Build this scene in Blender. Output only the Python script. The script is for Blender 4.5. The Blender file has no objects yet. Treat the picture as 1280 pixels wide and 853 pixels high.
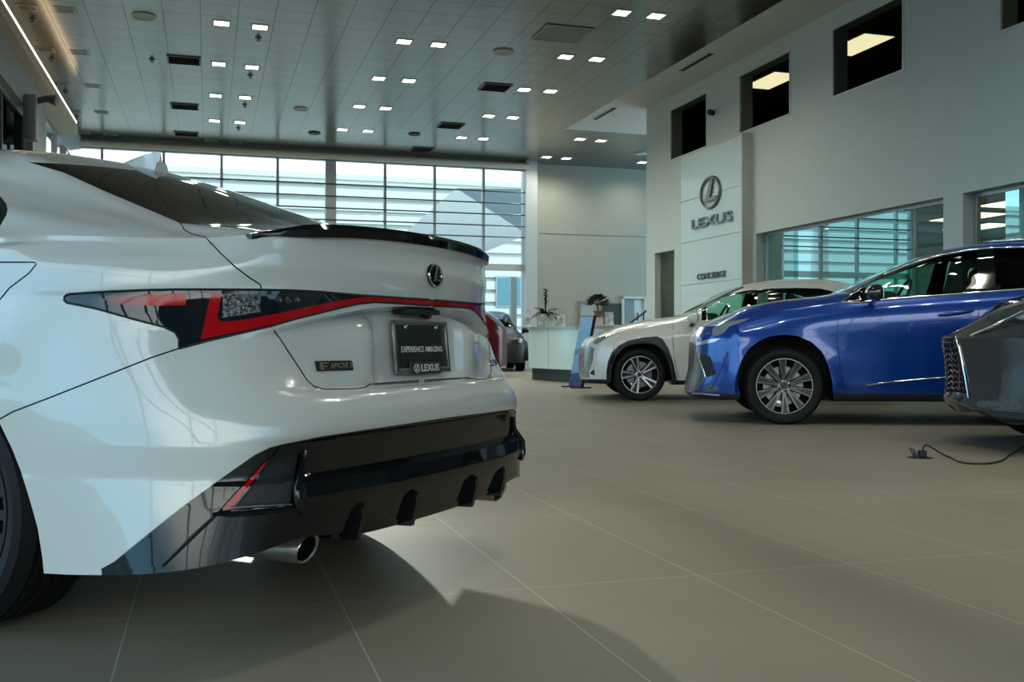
import bpy, bmesh, math, random
import numpy as np
from mathutils import Vector, Matrix
from mathutils.bvhtree import BVHTree
random.seed(7)
C = bpy.context.scene.collection
PI = math.pi
# ------------------------------------------------------------------ camera numbers (also used to trace shapes from the photo)
CH, FPX, PCX, PCY = 0.78, 1244.4, 640.0, 426.5
CAM = np.array([0.0, 0.0, CH])
def pxdir(px, py): return np.array([(px-PCX)/FPX, 1.0, -(py-PCY)/FPX])
def at(px, py, Y):
    d = pxdir(px, py); return CAM + d*Y
def on_z(px, py, z):
    d = pxdir(px, py); return CAM + d*((z-CH)/d[2])
# room axes: u runs along the long right wall away from the camera, v across the room to the right
U = np.array([-0.292, 0.9564]); V = np.array([0.9564, 0.292])
# ------------------------------------------------------------------ materials
MATS = {}
def mat(name, col, rough=.5, metal=0., coat=0., spec=.5, noise=0., nscale=8., bump=0., emit=None, estr=0., crough=.03, flake=0.):
    if name in MATS: return MATS[name]
    m = bpy.data.materials.new(name); m.use_nodes = True
    nt = m.node_tree; b = nt.nodes['Principled BSDF']
    b.inputs['Base Color'].default_value = (*col, 1); b.inputs['Roughness'].default_value = rough
    b.inputs['Metallic'].default_value = metal; b.inputs['Coat Weight'].default_value = coat
    b.inputs['Coat Roughness'].default_value = crough; b.inputs['Specular IOR Level'].default_value = spec
    if emit: b.inputs['Emission Color'].default_value = (*emit, 1); b.inputs['Emission Strength'].default_value = estr
    if noise or bump or flake:
        tc = nt.nodes.new('ShaderNodeTexCoord'); n = nt.nodes.new('ShaderNodeTexNoise')
        n.inputs['Scale'].default_value = nscale; n.inputs['Detail'].default_value = 5
        nt.links.new(tc.outputs['Object'], n.inputs['Vector'])
        if noise or flake:
            a = noise or flake
            r = nt.nodes.new('ShaderNodeValToRGB')
            r.color_ramp.elements[0].position = .3; r.color_ramp.elements[1].position = .7
            r.color_ramp.elements[0].color = (*[c*(1-a) for c in col], 1); r.color_ramp.elements[1].color = (*[min(1, c*(1+a)) for c in col], 1)
            nt.links.new(n.outputs['Fac'], r.inputs['Fac']); nt.links.new(r.outputs['Color'], b.inputs['Base Color'])
        if bump:
            bp = nt.nodes.new('ShaderNodeBump'); bp.inputs['Strength'].default_value = bump; bp.inputs['Distance'].default_value = .01
            nt.links.new(n.outputs['Fac'], bp.inputs['Height']); nt.links.new(bp.outputs['Normal'], b.inputs['Normal'])
    MATS[name] = m; return m
def glass(name, tint=(.8, .95, .92), refl=.1, rough=0.0, ior=1.45, rc=(.95, 1, 1)):
    """thin clear pane: tinted transparency under a fresnel reflection"""
    if name in MATS: return MATS[name]
    m = bpy.data.materials.new(name); m.use_nodes = True; nt = m.node_tree
    for n in list(nt.nodes): nt.nodes.remove(n)
    o = nt.nodes.new('ShaderNodeOutputMaterial'); t = nt.nodes.new('ShaderNodeBsdfTransparent'); g = nt.nodes.new('ShaderNodeBsdfGlossy')
    mx = nt.nodes.new('ShaderNodeMixShader'); fr = nt.nodes.new('ShaderNodeFresnel'); ad = nt.nodes.new('ShaderNodeMath'); ad.operation = 'ADD'; ad.use_clamp = True
    fr.inputs['IOR'].default_value = ior; ad.inputs[1].default_value = refl
    t.inputs['Color'].default_value = (*tint, 1); g.inputs['Roughness'].default_value = rough; g.inputs['Color'].default_value = (*rc, 1)
    nt.links.new(fr.outputs[0], ad.inputs[0]); nt.links.new(ad.outputs[0], mx.inputs['Fac'])
    nt.links.new(t.outputs[0], mx.inputs[1]); nt.links.new(g.outputs[0], mx.inputs[2]); nt.links.new(mx.outputs[0], o.inputs['Surface'])
    MATS[name] = m; return m
# ------------------------------------------------------------------ objects
def tag(o, label=None, cat=None, group=None, kind=None):
    if label: o['label'] = label
    if cat: o['category'] = cat
    if group: o['group'] = group
    if kind: o['kind'] = kind
    return o
def thing(name, label, cat, loc=(0, 0, 0), rz=0., group=None):
    o = bpy.data.objects.new(name, None); C.objects.link(o); o.empty_display_size = .1
    o.location = loc; o.rotation_euler = (0, 0, rz); return tag(o, label, cat, group)
def empty(name, parent, loc=(0, 0, 0), rot=(0, 0, 0)):
    o = bpy.data.objects.new(name, None); C.objects.link(o); o.empty_display_size = .1; o.parent = parent
    o.location = loc; o.rotation_euler = rot; return o
def obj(name, bm, m, parent=None, smooth=None, loc=None, rot=None, normals=True):
    me = bpy.data.meshes.new(name)
    if normals: bmesh.ops.recalc_face_normals(bm, faces=bm.faces[:])
    bm.to_mesh(me); bm.free()
    for mm in (m if isinstance(m, (list, tuple)) else [m]): me.materials.append(mm)
    if smooth is not None:
        me.shade_smooth(); me.set_sharp_from_angle(angle=math.radians(smooth))
    o = bpy.data.objects.new(name, me); C.objects.link(o)
    if parent is not None: o.parent = parent
    if loc is not None: o.location = loc
    if rot is not None: o.rotation_euler = rot
    return o
def split_obj(name, bm, m, parent, **k):
    """every separate piece of the bmesh becomes an object of its own"""
    seen = set(); out = []
    bm.verts.ensure_lookup_table()
    for v0 in bm.verts[:]:
        if v0 in seen: continue
        st = [v0]; seen.add(v0); isl = []
        while st:
            v = st.pop(); isl.append(v)
            for e in v.link_edges:
                o = e.other_vert(v)
                if o not in seen: seen.add(o); st.append(o)
        nb = BM(); vm = {v: nb.verts.new(v.co) for v in isl}
        for f in {f for v in isl for f in v.link_faces}: nb.faces.new([vm[v] for v in f.verts])
        out.append(obj(name, nb, m, parent, **k))
    bm.free(); return out
def struct(name, bm, m, parent=None, **k):
    o = obj(name, bm, m, parent, **k)
    if parent is None: o['kind'] = 'structure'
    return o
def copy_tree(o, parent=None, remat=None):
    c = o.copy(); C.objects.link(c)
    if remat and c.type == 'MESH':
        hit = [s.material for s in c.material_slots]
        if any(h in remat for h in hit):
            c.data = c.data.copy()
            for i, h in enumerate(hit):
                if h in remat: c.data.materials[i] = remat[h]
    if parent is not None: c.parent = parent
    for ch in list(o.children): copy_tree(ch, c, remat)
    return c
# ------------------------------------------------------------------ bmesh builders
def BM(): return bmesh.new()
def box(bm, c, s, rz=0., bevel=0., M=None):
    r = bmesh.ops.create_cube(bm, size=1.)['verts']
    bmesh.ops.scale(bm, vec=s, verts=r)
    if bevel:
        es = list({e for v in r for e in v.link_edges})
        q = bmesh.ops.bevel(bm, geom=es, offset=bevel, segments=2, affect='EDGES', profile=.5); r = list({v for f in q['faces'] for v in f.verts} | {v for v in r if v.is_valid})
    if rz: bmesh.ops.rotate(bm, cent=(0, 0, 0), matrix=Matrix.Rotation(rz, 3, 'Z'), verts=r)
    if M is not None: bmesh.ops.transform(bm, matrix=M, verts=r)
    bmesh.ops.translate(bm, vec=c, verts=r); return r
def quad(bm, pts):
    return bm.faces.new([bm.verts.new(p) for p in pts])
def prism(bm, poly, axis_vec):
    """extrude a planar polygon of 3-D points along axis_vec"""
    a = [bm.verts.new(p) for p in poly]; av = Vector(axis_vec); b = [bm.verts.new(Vector(p)+av) for p in poly]
    n = len(a); bm.faces.new(a[::-1]); bm.faces.new(b)
    for i in range(n): bm.faces.new((a[i], a[(i+1) % n], b[(i+1) % n], b[i]))
def lathe(bm, prof, seg=32, M=None, closed=False):
    """prof: (r, h) pairs turned about local Z"""
    rings = []
    for r, h in prof:
        if r < 1e-6: rings.append([bm.verts.new((0, 0, h))])
        else: rings.append([bm.verts.new((r*math.cos(2*PI*i/seg), r*math.sin(2*PI*i/seg), h)) for i in range(seg)])
    vs = [v for R in rings for v in R]
    L = list(zip(rings, rings[1:])) + ([(rings[-1], rings[0])] if closed else [])
    for A, B in L:
        for i in range(seg):
            j = (i+1) % seg
            if len(A) == 1 and len(B) == 1: continue
            if len(A) == 1: bm.faces.new((A[0], B[i], B[j]))
            elif len(B) == 1: bm.faces.new((A[i], A[j], B[0]))
            else: bm.faces.new((A[i], A[j], B[j], B[i]))
    if M is not None: bmesh.ops.transform(bm, matrix=M, verts=vs)
    return vs
def tube(bm, pts, r, seg=8, caps=True, flat=None):
    """round tube along points; r number or list; flat=(a,b) gives an elliptical section"""
    P = [Vector(p) for p in pts]; n = len(P); rs = r if isinstance(r, (list, tuple)) else [r]*n
    rings = []; up = None
    for i in range(n):
        t = (P[min(i+1, n-1)]-P[max(i-1, 0)]).normalized()
        if up is None: up = t.orthogonal().normalized() if abs(t.z) > .9 else Vector((0, 0, 1))
        x = t.cross(up)
        if x.length < 1e-6: x = t.orthogonal()
        x.normalize(); y = x.cross(t).normalized()
        fa, fb = flat or (1, 1)
        rings.append([bm.verts.new(P[i]+x*math.cos(2*PI*k/seg)*rs[i]*fa+y*math.sin(2*PI*k/seg)*rs[i]*fb) for k in range(seg)])
    for A, B in zip(rings, rings[1:]):
        for k in range(seg): bm.faces.new((A[k], A[(k+1) % seg], B[(k+1) % seg], B[k]))
    if caps and seg > 2: bm.faces.new(rings[0][::-1]); bm.faces.new(rings[-1])
def spline(P, sub, sharp=()):
    """non-uniform Catmull-Rom through points, split at sharp indices"""
    P = np.asarray(P, float); n = len(P)
    if n == 2: return np.array([P[0]+(P[1]-P[0])*t for t in np.linspace(0, 1, sub+1)])
    h = np.maximum(np.linalg.norm(np.diff(P, axis=0), axis=1), 1e-5)**.7
    d = np.diff(P, axis=0)/h[:, None]
    def tan(i, side):
        if i == 0: return d[0]
        if i == n-1: return d[-1]
        if i in sharp: return d[i] if side > 0 else d[i-1]
        return (d[i-1]*h[i]+d[i]*h[i-1])/(h[i-1]+h[i])
    out = [P[0]]
    for i in range(n-1):
        m0, m1 = tan(i, 1)*h[i], tan(i+1, -1)*h[i]
        for t in np.linspace(0, 1, sub+1)[1:]:
            a = 2*t**3-3*t**2+1; b = t**3-2*t**2+t; c = -2*t**3+3*t**2; e = t**3-t**2
            out.append(a*P[i]+b*m0+c*P[i+1]+e*m1)
    return np.array(out)
def grid_surf(G, ss, sk, sharp_k=(), sharp_s=()):
    A = [spline(row, sk, sharp_k) for row in G]
    A = np.array(A)                                   # ns x K x 3
    return np.stack([spline(A[:, k], ss, sharp_s) for k in range(A.shape[1])], axis=1)
def grid_mesh(bm, A, weld=True):
    ns, nk, _ = A.shape
    V_ = [[bm.verts.new(A[i, k]) for k in range(nk)] for i in range(ns)]
    for i in range(ns-1):
        for k in range(nk-1): bm.faces.new((V_[i][k], V_[i][k+1], V_[i+1][k+1], V_[i+1][k]))
    if weld:
        bmesh.ops.remove_doubles(bm, verts=bm.verts[:], dist=2e-4)
def mirror_bm(bm):
    """copy of a bmesh mirrored in x"""
    b2 = bm.copy()
    for v in b2.verts: v.co.x = -v.co.x
    bmesh.ops.reverse_faces(b2, faces=b2.faces[:]); return b2
def add_mirror(bm, weld=True):
    r = bmesh.ops.duplicate(bm, geom=bm.verts[:]+bm.edges[:]+bm.faces[:])
    vs = [g for g in r['geom'] if isinstance(g, bmesh.types.BMVert)]; fs = [g for g in r['geom'] if isinstance(g, bmesh.types.BMFace)]
    for v in vs: v.co.x = -v.co.x
    bmesh.ops.reverse_faces(bm, faces=fs)
    if weld: bmesh.ops.remove_doubles(bm, verts=[v for v in bm.verts if abs(v.co.x) < 3e-4], dist=6e-4)
def text_bm(s, size, depth, M, shear=0., bold=0., sx=1.):
    """lettering as solid mesh, centred, reading along +X of M with up +Y"""
    cu = bpy.data.curves.new('t', 'FONT'); cu.body = s; cu.size = size; cu.align_x = 'CENTER'; cu.align_y = 'CENTER'
    cu.extrude = depth; cu.shear = shear; cu.offset = bold; cu.resolution_u = 4
    o = bpy.data.objects.new('t', cu); C.objects.link(o)
    me = bpy.data.meshes.new_from_object(o.evaluated_get(bpy.context.evaluated_depsgraph_get()))
    bm = BM(); bm.from_mesh(me); bpy.data.objects.remove(o); bpy.data.curves.remove(cu); bpy.data.meshes.remove(me)
    bmesh.ops.transform(bm, matrix=M @ Matrix.Diagonal((sx, 1, 1, 1)), verts=bm.verts[:]); return bm
def join(bm, other):
    me = bpy.data.meshes.new('tmp'); other.to_mesh(me); other.free(); bm.from_mesh(me); bpy.data.meshes.remove(me)
def frame(o, x, y):
    """matrix with origin o, axes x, y and z = x cross y"""
    x = Vector(x).normalized(); y = Vector(y); z = x.cross(y).normalized(); y = z.cross(x)
    M = Matrix((x, y, z)).transposed().to_4x4(); M.translation = Vector(o); return M
def in_poly(p, poly):
    x, y = p; c = False; n = len(poly); j = n-1
    for i in range(n):
        xi, yi = poly[i]; xj, yj = poly[j]
        if (yi > y) != (yj > y) and x < (xj-xi)*(y-yi)/(yj-yi)+xi: c = not c
        j = i
    return c
# ------------------------------------------------------------------ car pose and tracing of panel lines on a car's skin
class Pose:
    """car axes: x to the car's right, y to its nose, z up; origin on the floor"""
    def __init__(s, o, fwd):
        s.o = np.array(o, float); f = np.array(fwd, float); s.ey = f/np.linalg.norm(f); s.ex = np.array([s.ey[1], -s.ey[0]])
        s.c = np.array([(-s.o)@s.ex, (-s.o)@s.ey, CH]); s.rz = math.atan2(s.ex[1], s.ex[0])
    def ray(s, px, py):
        d = pxdir(px, py); return np.array([d[:2]@s.ex, d[:2]@s.ey, d[2]])
    def proj(s, p):
        w = s.o+p[0]*s.ex+p[1]*s.ey; return (PCX+FPX*w[0]/w[1], PCY-FPX*(p[2]-CH)/w[1])
    def onx(s, px, py, x):
        d = s.ray(px, py); return s.c+d*((x-s.c[0])/d[0])
    def ony(s, px, py, y):
        d = s.ray(px, py); return s.c+d*((y-s.c[1])/d[1])
class Skin:
    """half-car skin: panel outlines traced in the photo are cut into the surface and lifted off as panels"""
    def __init__(s, pose, bm):
        s.p = pose; s.bm = bm; s.vp = {}; s.fb = {}
        bm.normal_update()
        s.bvh = BVHTree.FromBMesh(bm)
        s.c = Vector(pose.c)
        for f in bm.faces: s.note(f)
    def px(s, v):
        q = s.vp.get(v)
        if q is None: q = s.vp[v] = s.p.proj(v.co)
        return q
    def note(s, f):
        if f.normal.dot(s.c-f.calc_center_median()) <= 0: return
        q = [s.px(v) for v in f.verts]
        s.fb[f] = (min(a[0] for a in q), max(a[0] for a in q), min(a[1] for a in q), max(a[1] for a in q))
    def cut(s, line, closed=False):
        L = list(line)+([line[0]] if closed else [])
        for a, b in zip(L, L[1:]):
            x0, x1 = min(a[0], b[0])-.01, max(a[0], b[0])+.01; y0, y1 = min(a[1], b[1])-.01, max(a[1], b[1])+.01
            fs = [f for f, q in s.fb.items() if q[0] <= x1 and q[1] >= x0 and q[2] <= y1 and q[3] >= y0 and f.is_valid]
            if not fs: continue
            n = Vector(np.cross(s.p.ray(*a), s.p.ray(*b)))
            if n.length < 1e-9: continue
            geom = list({v for f in fs for v in f.verts})+list({e for f in fs for e in f.edges})+fs
            r = bmesh.ops.bisect_plane(s.bm, geom=geom, dist=1e-6, plane_co=s.c, plane_no=n.normalized())
            for g in r['geom']:
                if isinstance(g, bmesh.types.BMFace) and g.is_valid:
                    g.normal_update()
                    if g not in s.fb: s.note(g)
    def lift(s, poly, where=None):
        """take the faces inside the traced outline off the skin as their own bmesh"""
        out = []
        for f in s.fb:
            if not f.is_valid: continue
            c = f.calc_center_median()
            if in_poly(s.p.proj(c), poly) and (where is None or where(c)): out.append(f)
        nb = BM(); vm = {}
        for f in out:
            nf = nb.faces.new([vm.setdefault(v, nb.verts.new(v.co)) if v not in vm else vm[v] for v in f.verts])
        stray = [v for v in nb.verts if not v.link_faces]
        bmesh.ops.delete(nb, geom=stray, context='VERTS')
        for f in out: s.fb.pop(f, None)
        bmesh.ops.delete(s.bm, geom=out, context='FACES')
        return nb
    def panel(s, poly, where=None):
        s.cut(poly, True); return s.lift(poly, where)
    def hit(s, px, py, off=0.):
        d = Vector(s.p.ray(px, py)).normalized(); r = s.bvh.ray_cast(s.c, d)
        if r[0] is None: return None
        n = r[1] if r[1].dot(d) < 0 else -r[1]
        return r[0]+n*off
    def seam(s, bm, line, r=.0022, step=6., off=0.0):
        pts = []
        for a, b in zip(line, line[1:]):
            k = max(1, int(math.hypot(b[0]-a[0], b[1]-a[1])/step))
            for i in range(k): pts.append(s.hit(a[0]+(b[0]-a[0])*i/k, a[1]+(b[1]-a[1])*i/k, off))
        pts.append(s.hit(*line[-1], off)); run = []
        for p in pts+[None]:
            if p is None or (run and (p-run[-1]).length > .25):
                if len(run) > 1: tube(bm, run, r, 5)
                run = [] if p is None else [p]
            elif not run or (p-run[-1]).length > 1e-4: run.append(p)
def curve_px(pts, sub=6, closed=False):
    """smooth a traced outline"""
    P = list(pts)
    if closed: P = P+[P[0]]
    return [tuple(p) for p in spline(P, sub)][:-1 if closed else None]
# ------------------------------------------------------------------ car paint and trim materials
PAINT_W = mat('pearl white paint', (.585, .60, .58), .2, 0, 1., .5)
BLACK_G = mat('piano black plastic', (.005, .006, .007), .05, 0, 0, .5)
BLACK_M = mat('matte black plastic', (.012, .013, .014), .6, noise=.2, nscale=60)
RUBBER = mat('tyre rubber', (.010, .010, .011), .55, bump=.15, nscale=90)
SEAM = mat('panel gap shadow line rubber', (.008, .009, .01), .7)
CHROME = mat('chrome', (.75, .75, .74), .08, 1.)
STEEL = mat('brushed steel exhaust', (.55, .54, .52), .22, 1., noise=.08, nscale=40)
TINT = mat('dark tinted glass', (.012, .014, .015), .03, 0, 0, .4)
LAMP_D = mat('smoked lamp lens', (.006, .009, .014), .03, 0, 0, .6)
LAMP_R = mat('red lamp lens', (.42, .003, .006), .1, 0, 0, .4)
LAMP_P = mat('dull red lamp lens', (.26, .02, .05), .08, 0, 0, .5)
UNDER = mat('underbody black', (.006, .006, .006), .8)
SILVER = mat('machined alloy', (.62, .62, .62), .25, 1.)
GREYM = mat('dark grey alloy', (.05, .052, .056), .3, .8)
CLEAR = mat('clear lamp facets', (.13, .14, .14), .12, .85, 0, bump=.9, nscale=110, noise=.8)
def mats_tyre():
    m = mat('tyre tread', (.010, .010, .011), .6)
    return m
# ------------------------------------------------------------------ wheels (axle along local Y of the wheel empty, outer face towards +Y... turned by rz)
def rim_spokes(bm, style, R, dep):
    """spokes drawn in the local XY plane of a lathe (z outwards)"""
    def bar(a0, r0, w0, a1, r1, w1, z0, z1, th):
        p0 = Vector((math.cos(a0)*r0, math.sin(a0)*r0, z0)); p1 = Vector((math.cos(a1)*r1, math.sin(a1)*r1, z1))
        d = (p1-p0).normalized(); n = Vector((-d.y, d.x, 0)).normalized()
        A = [p0+n*w0, p0-n*w0]; B = [p1+n*w1, p1-n*w1]; up = Vector((0, 0, th))
        v = [bm.verts.new(q) for q in (A[0], A[1], B[1], B[0], A[0]-up+n*w0*.25, A[1]-up-n*w0*.25, B[1]-up-n*w1*.25, B[0]-up+n*w1*.25)]
        for f in ((0, 1, 2, 3), (7, 6, 5, 4), (0, 4, 5, 1), (1, 5, 6, 2), (2, 6, 7, 3), (3, 7, 4, 0)): bm.faces.new([v[i] for i in f])
    n, off, s0, s1, wa, wb = style
    for i in range(n):
        a = 2*PI*i/n+off
        if s1 is None: bar(a, R*.2, wa, a, R*.97, wb, dep-.012, dep, .03); continue
        for s in (-1, 1): bar(a+s*s0, R*.17, wa, a+s*s1, R*.97, wb, dep-.014, dep, .03)
def make_wheel(parent, loc, side, R, width, rim, style, mrim, mspoke, cal=CHROME, pocket=None, name='wheel', steer=0.):
    """side -1: outer face towards -x of the car"""
    w = empty(name, parent, loc, (0, 0, steer))
    M = Matrix.Rotation(-PI/2*(-side), 4, 'Y')          # local z -> outwards
    h = width/2
    t = BM(); sb = (R-rim)
    prof = [(rim*.985, -h*.80), (rim*1.02, -h*.9), (rim+sb*.45, -h*1.02), (R-sb*.22, -h*.98), (R-.012, -h*.84)]
    g = [-.62, -.30, .0, .30, .62]
    prof += [(R-.002, -h*.74)]
    for q in g:
        prof += [(R, h*q-h*.075), (R-.007, h*q-h*.055), (R-.007, h*q+h*.055), (R, h*q+h*.075)]
    prof += [(R-.002, h*.74), (R-.012, h*.84), (R-sb*.22, h*.98), (R-sb*.5, h*1.02), (rim+sb*.2, h*.97), (rim*1.02, h*.90), (rim*.985, h*.80)]
    lathe(t, prof, 72, M, closed=True); obj('tyre', t, TYRE, w, 25)
    t = BM(); lathe(t, [(rim*1.0, h*.84), (rim*.995, h*.90), (rim*.955, h*.90), (rim*.945, h*.80), (rim*.93, -h*.8), (rim*.99, -h*.85), (rim*1.0, -h*.8)], 64, M); obj('rim', t, mrim, w, 30)
    t = BM(); rim_spokes(t, style, rim*.985, h*.74); lathe(t, [(0, h*.66), (rim*.16, h*.68), (rim*.21, h*.62), (rim*.2, h*.35)], 32)
    bmesh.ops.transform(t, matrix=M, verts=t.verts[:]); obj('spokes', t, mspoke, w, 20)
    if pocket:
        t = BM(); st, mp = pocket; rim_spokes(t, st, rim*.98, h*.70); bmesh.ops.transform(t, matrix=M, verts=t.verts[:]); obj('spoke_insert', t, mp, w, 20)
    t = BM(); lathe(t, [(0, h*.72), (rim*.10, h*.72), (rim*.115, h*.66)], 24, M); obj('hub_cap', t, GREYM, w, 30)
    t = BM()
    for i in range(5):
        a = 2*PI*i/5+.3; lathe(t, [(0, .012), (.009, .012), (.011, 0)], 8, M @ Matrix.Translation((math.cos(a)*rim*.185, math.sin(a)*rim*.185, h*.64)))
    split_obj('lug_nut', t, CHROME, w, smooth=30)
    t = BM(); lathe(t, [(rim*.28, h*.12), (rim*.70, h*.12), (rim*.70, 0), (rim*.28, 0)], 40, M, closed=True); lathe(t, [(0, h*.30), (rim*.28, h*.30), (rim*.28, 0)], 24, M); obj('brake_disc', t, mat('brake disc steel', (.25, .24, .23), .35, 1.), w, 30)
    t = BM()
    for k in range(7):
        a = PI*.82+.09*k
        box(t, (math.cos(a)*rim*.66, math.sin(a)*rim*.66, h*.28), (rim*.22, rim*.16, .045), 0, .006)
    bmesh.ops.transform(t, matrix=M @ Matrix.Rotation(0 if side < 0 else PI, 4, 'Z'), verts=t.verts[:]); obj('brake_caliper', t, cal, w, 30)
    t = BM(); lathe(t, [(0, -h*.55), (rim*.93, -h*.55)], 40, M); obj('wheel_back', t, UNDER, w)
    return w
def tyre_mat():
    m = mat('tyre rubber with sipes', (.009, .009, .010), .6, spec=.2)
    nt = m.node_tree; b = nt.nodes['Principled BSDF']
    tc = nt.nodes.new('ShaderNodeTexCoord'); wv = nt.nodes.new('ShaderNodeTexNoise'); wv.inputs['Scale'].default_value = 70
    bp = nt.nodes.new('ShaderNodeBump'); bp.inputs['Strength'].default_value = .25; bp.inputs['Distance'].default_value = .004
    nt.links.new(tc.outputs['Object'], wv.inputs['Vector']); nt.links.new(wv.outputs['Fac'], bp.inputs['Height']); nt.links.new(bp.outputs['Normal'], b.inputs['Normal'])
    return m
TYRE = tyre_mat()
# ------------------------------------------------------------------ the white sedan seen from behind
SED = Pose((-.300, 3.054), (-.899, .438))
sedan = thing('sedan', 'pearl white sedan in the foreground, seen from behind with its left rear corner nearest', 'car', (-.300, 3.054, 0), SED.rz)
def lerp(a, b, t): return a+(b-a)*t
def sedan_grid():
    wl = [0, .12, .235, .275, .45, .61, .70, .775, .825, .855, .869]; yl = [-.065, -.06, -.048, -.043, .0, .085, .165, .27, .375, .48, .56]
    wb = [0, .12, .235, .275, .45, .63, .73, .80, .845, .872, .887]; yb = [-.105, -.104, -.101, -.099, -.085, -.05, .01, .11, .22, .36, .535]
    we = [0, .12, .235, .275, .45, .60, .66, .715, .757, .79, .81]; ye = [-.03, -.026, -.012, -.008, .025, .085, .20, .32, .42, .52, .60]
    ze = [1.083, 1.083, 1.081, 1.080, 1.072, 1.056, 1.045, 1.044, 1.048, 1.052, 1.055]
    z13 = [.883, .882, .876, .873, .845, .808, .79, .80, .835, .862, .872]; z14 = [.913, .913, .913, .913, .913, .912, .909, .905, .899, .893, .892]
    bot = [.268, .268, .267, .267, .275, .288, .268, .244, .228, .213, .20]
    lid = [.065, .065, .065, .055, .052, .012, .0, .0, .0, .0, .0]; plate = [.062, .062, .060, .030, .034, .008, 0, 0, 0, 0, 0]; rec = [.072, .072, .070, .066, .048, .010, 0, 0, 0, 0, 0]
    lipo = [.012, .012, .012, .012, .010, .0, -.012, -.015, -.015, -.015, -.015]
    top = [
        [(0, .10, 1.105), (0, .26, 1.127), (0, .60, 1.237), (0, .95, 1.350), (0, 1.22, 1.420), (0, 1.55, 1.450), (0, 1.9, 1.462)],
        [(.10, .105, 1.104), (.10, .261, 1.126), (.10, .60, 1.235), (.10, .95, 1.349), (.10, 1.22, 1.419), (.08, 1.55, 1.449), (0, 1.9, 1.462)],
        [(.20, .11, 1.102), (.20, .262, 1.122), (.20, .60, 1.228), (.20, .95, 1.343), (.20, 1.22, 1.414), (.15, 1.55, 1.447), (0, 1.9, 1.462)],
        [(.24, .113, 1.10), (.24, .264, 1.121), (.235, .60, 1.225), (.235, .95, 1.340), (.235, 1.215, 1.412), (.17, 1.54, 1.446), (0, 1.9, 1.462)],
        [(.42, .15, 1.088), (.41, .29, 1.110), (.40, .60, 1.203), (.39, .93, 1.315), (.38, 1.17, 1.390), (.26, 1.5, 1.44), (0, 1.9, 1.462)],
        [(.59, .18, 1.073), (.585, .35, 1.097), (.56, .60, 1.168), (.53, .88, 1.268), (.51, 1.08, 1.347), (.35, 1.45, 1.430), (0, 1.9, 1.462)],
        [(.642, .30, 1.066), (.63, .43, 1.098), (.60, .66, 1.165), (.57, .92, 1.253), (.548, 1.1, 1.325), (.40, 1.45, 1.420), (0, 1.9, 1.462)],
        [(.69, .40, 1.072), (.67, .52, 1.107), (.64, .75, 1.170), (.60, 1.0, 1.252), (.575, 1.18, 1.325), (.44, 1.5, 1.416), (0, 1.9, 1.462)],
        [(.735, .50, 1.078), (.71, .62, 1.113), (.67, .85, 1.18), (.62, 1.1, 1.267), (.592, 1.27, 1.332), (.47, 1.55, 1.414), (0, 1.9, 1.462)],
        [(.77, .60, 1.083), (.745, .72, 1.122), (.70, .95, 1.19), (.65, 1.2, 1.277), (.612, 1.37, 1.338), (.49, 1.6, 1.413), (0, 1.9, 1.462)],
        [(.79, .68, 1.086), (.765, .80, 1.128), (.715, 1.04, 1.2), (.66, 1.3, 1.287), (.622, 1.47, 1.345), (.50, 1.65, 1.414), (0, 1.9, 1.462)]]
    G = []
    n = len(wl)
    for i in range(n):
        j0, j1 = max(0, i-1), min(n-1, i+1)
        t = Vector((-(wb[j1]-wb[j0]), yb[j1]-yb[j0], 0)).normalized(); nb = Vector((-(t.y), -(-t.x), 0))  # outward normal, left half
        nb = Vector((-abs(t.y), -abs(t.x), 0)).normalized()
        B = Vector((-wb[i], yb[i], 0)); L = Vector((-wl[i], yl[i], 0)); E_ = Vector((-we[i], ye[i], ze[i])); s = i/(n-1)
        if i == 0: nb = Vector((0, -1, 0))
        def P(base, off, z): return tuple(base+nb*off)[:2]+(z,)
        q = (1, 1, 1, 1, 1, .6, .15, 0, 0, 0, 0)[i]; out = (0, 0, 0, 0, 0, .008, .022, .038, .036, .018, .006)[i]
        def bl(z, off):
            t_ = max(0, min(1, (z-.50)/.42)); return P(B.lerp(L, t_*t_*(3-2*t_)), off, z)
        zl = .20+(bot[i]-.2)
        row = [P(B, -.22, bot[i]+.05), P(B, -.022*q+out, bot[i]), P(B, .018*q+out*.4, .385 if i < 7 else .37), P(B, .01*q+out*.1, .43),
               P(B, -.027*q, .445), P(B, -.022*q, .525), bl(.54, 0), bl(.60, .008*q), bl(.64, -.006*q),
               bl(.657, -lid[i]), bl(.70, -plate[i]-.012*(lid[i] > 0)), bl(lerp(.66, z13[i], .80), -plate[i]), bl(z13[i]-.016, -rec[i]),
               P(L, -.006*(1-s), z13[i]) if i < 5 else bl(z13[i], 0), P(L, 0, z14[i]) if i < 5 else bl(z14[i], 0), P(L, .002, z14[i]+.018) if i < 5 else bl(z14[i]+.018, .001),
               P(L.lerp(E_, .25 if i > 5 else .12), lerp(.008, .012, s), .975), P(L.lerp(E_, .72 if i > 5 else .3), lerp(.004, .006, s), ze[i]-.035), P(L.lerp(E_, .9 if i > 5 else .3), lipo[i]+.012*(i > 5), ze[i]-.015), tuple(E_)]
        row += [(-a, b, c) for a, b, c in top[i]]
        G.append(row)
    # flank, wheel arches, nose: sections across the car
    zs = [r[2] for r in G[-1][:20]]
    side = [-.67, .890, .889, .889, .887, .889, .889, .889, .888, .887, .886, .884, .876, .873, .869, .869, .870, .864, .833, .815, .81]
    lat = [(.82, 1.080), (.79, 1.132), (.735, 1.21), (.675, 1.3), (.635, 1.357), (.50, 1.417), (0, 1.462)]
    AR, YR, YF, RC = .372, .93, 3.73, .334
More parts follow.
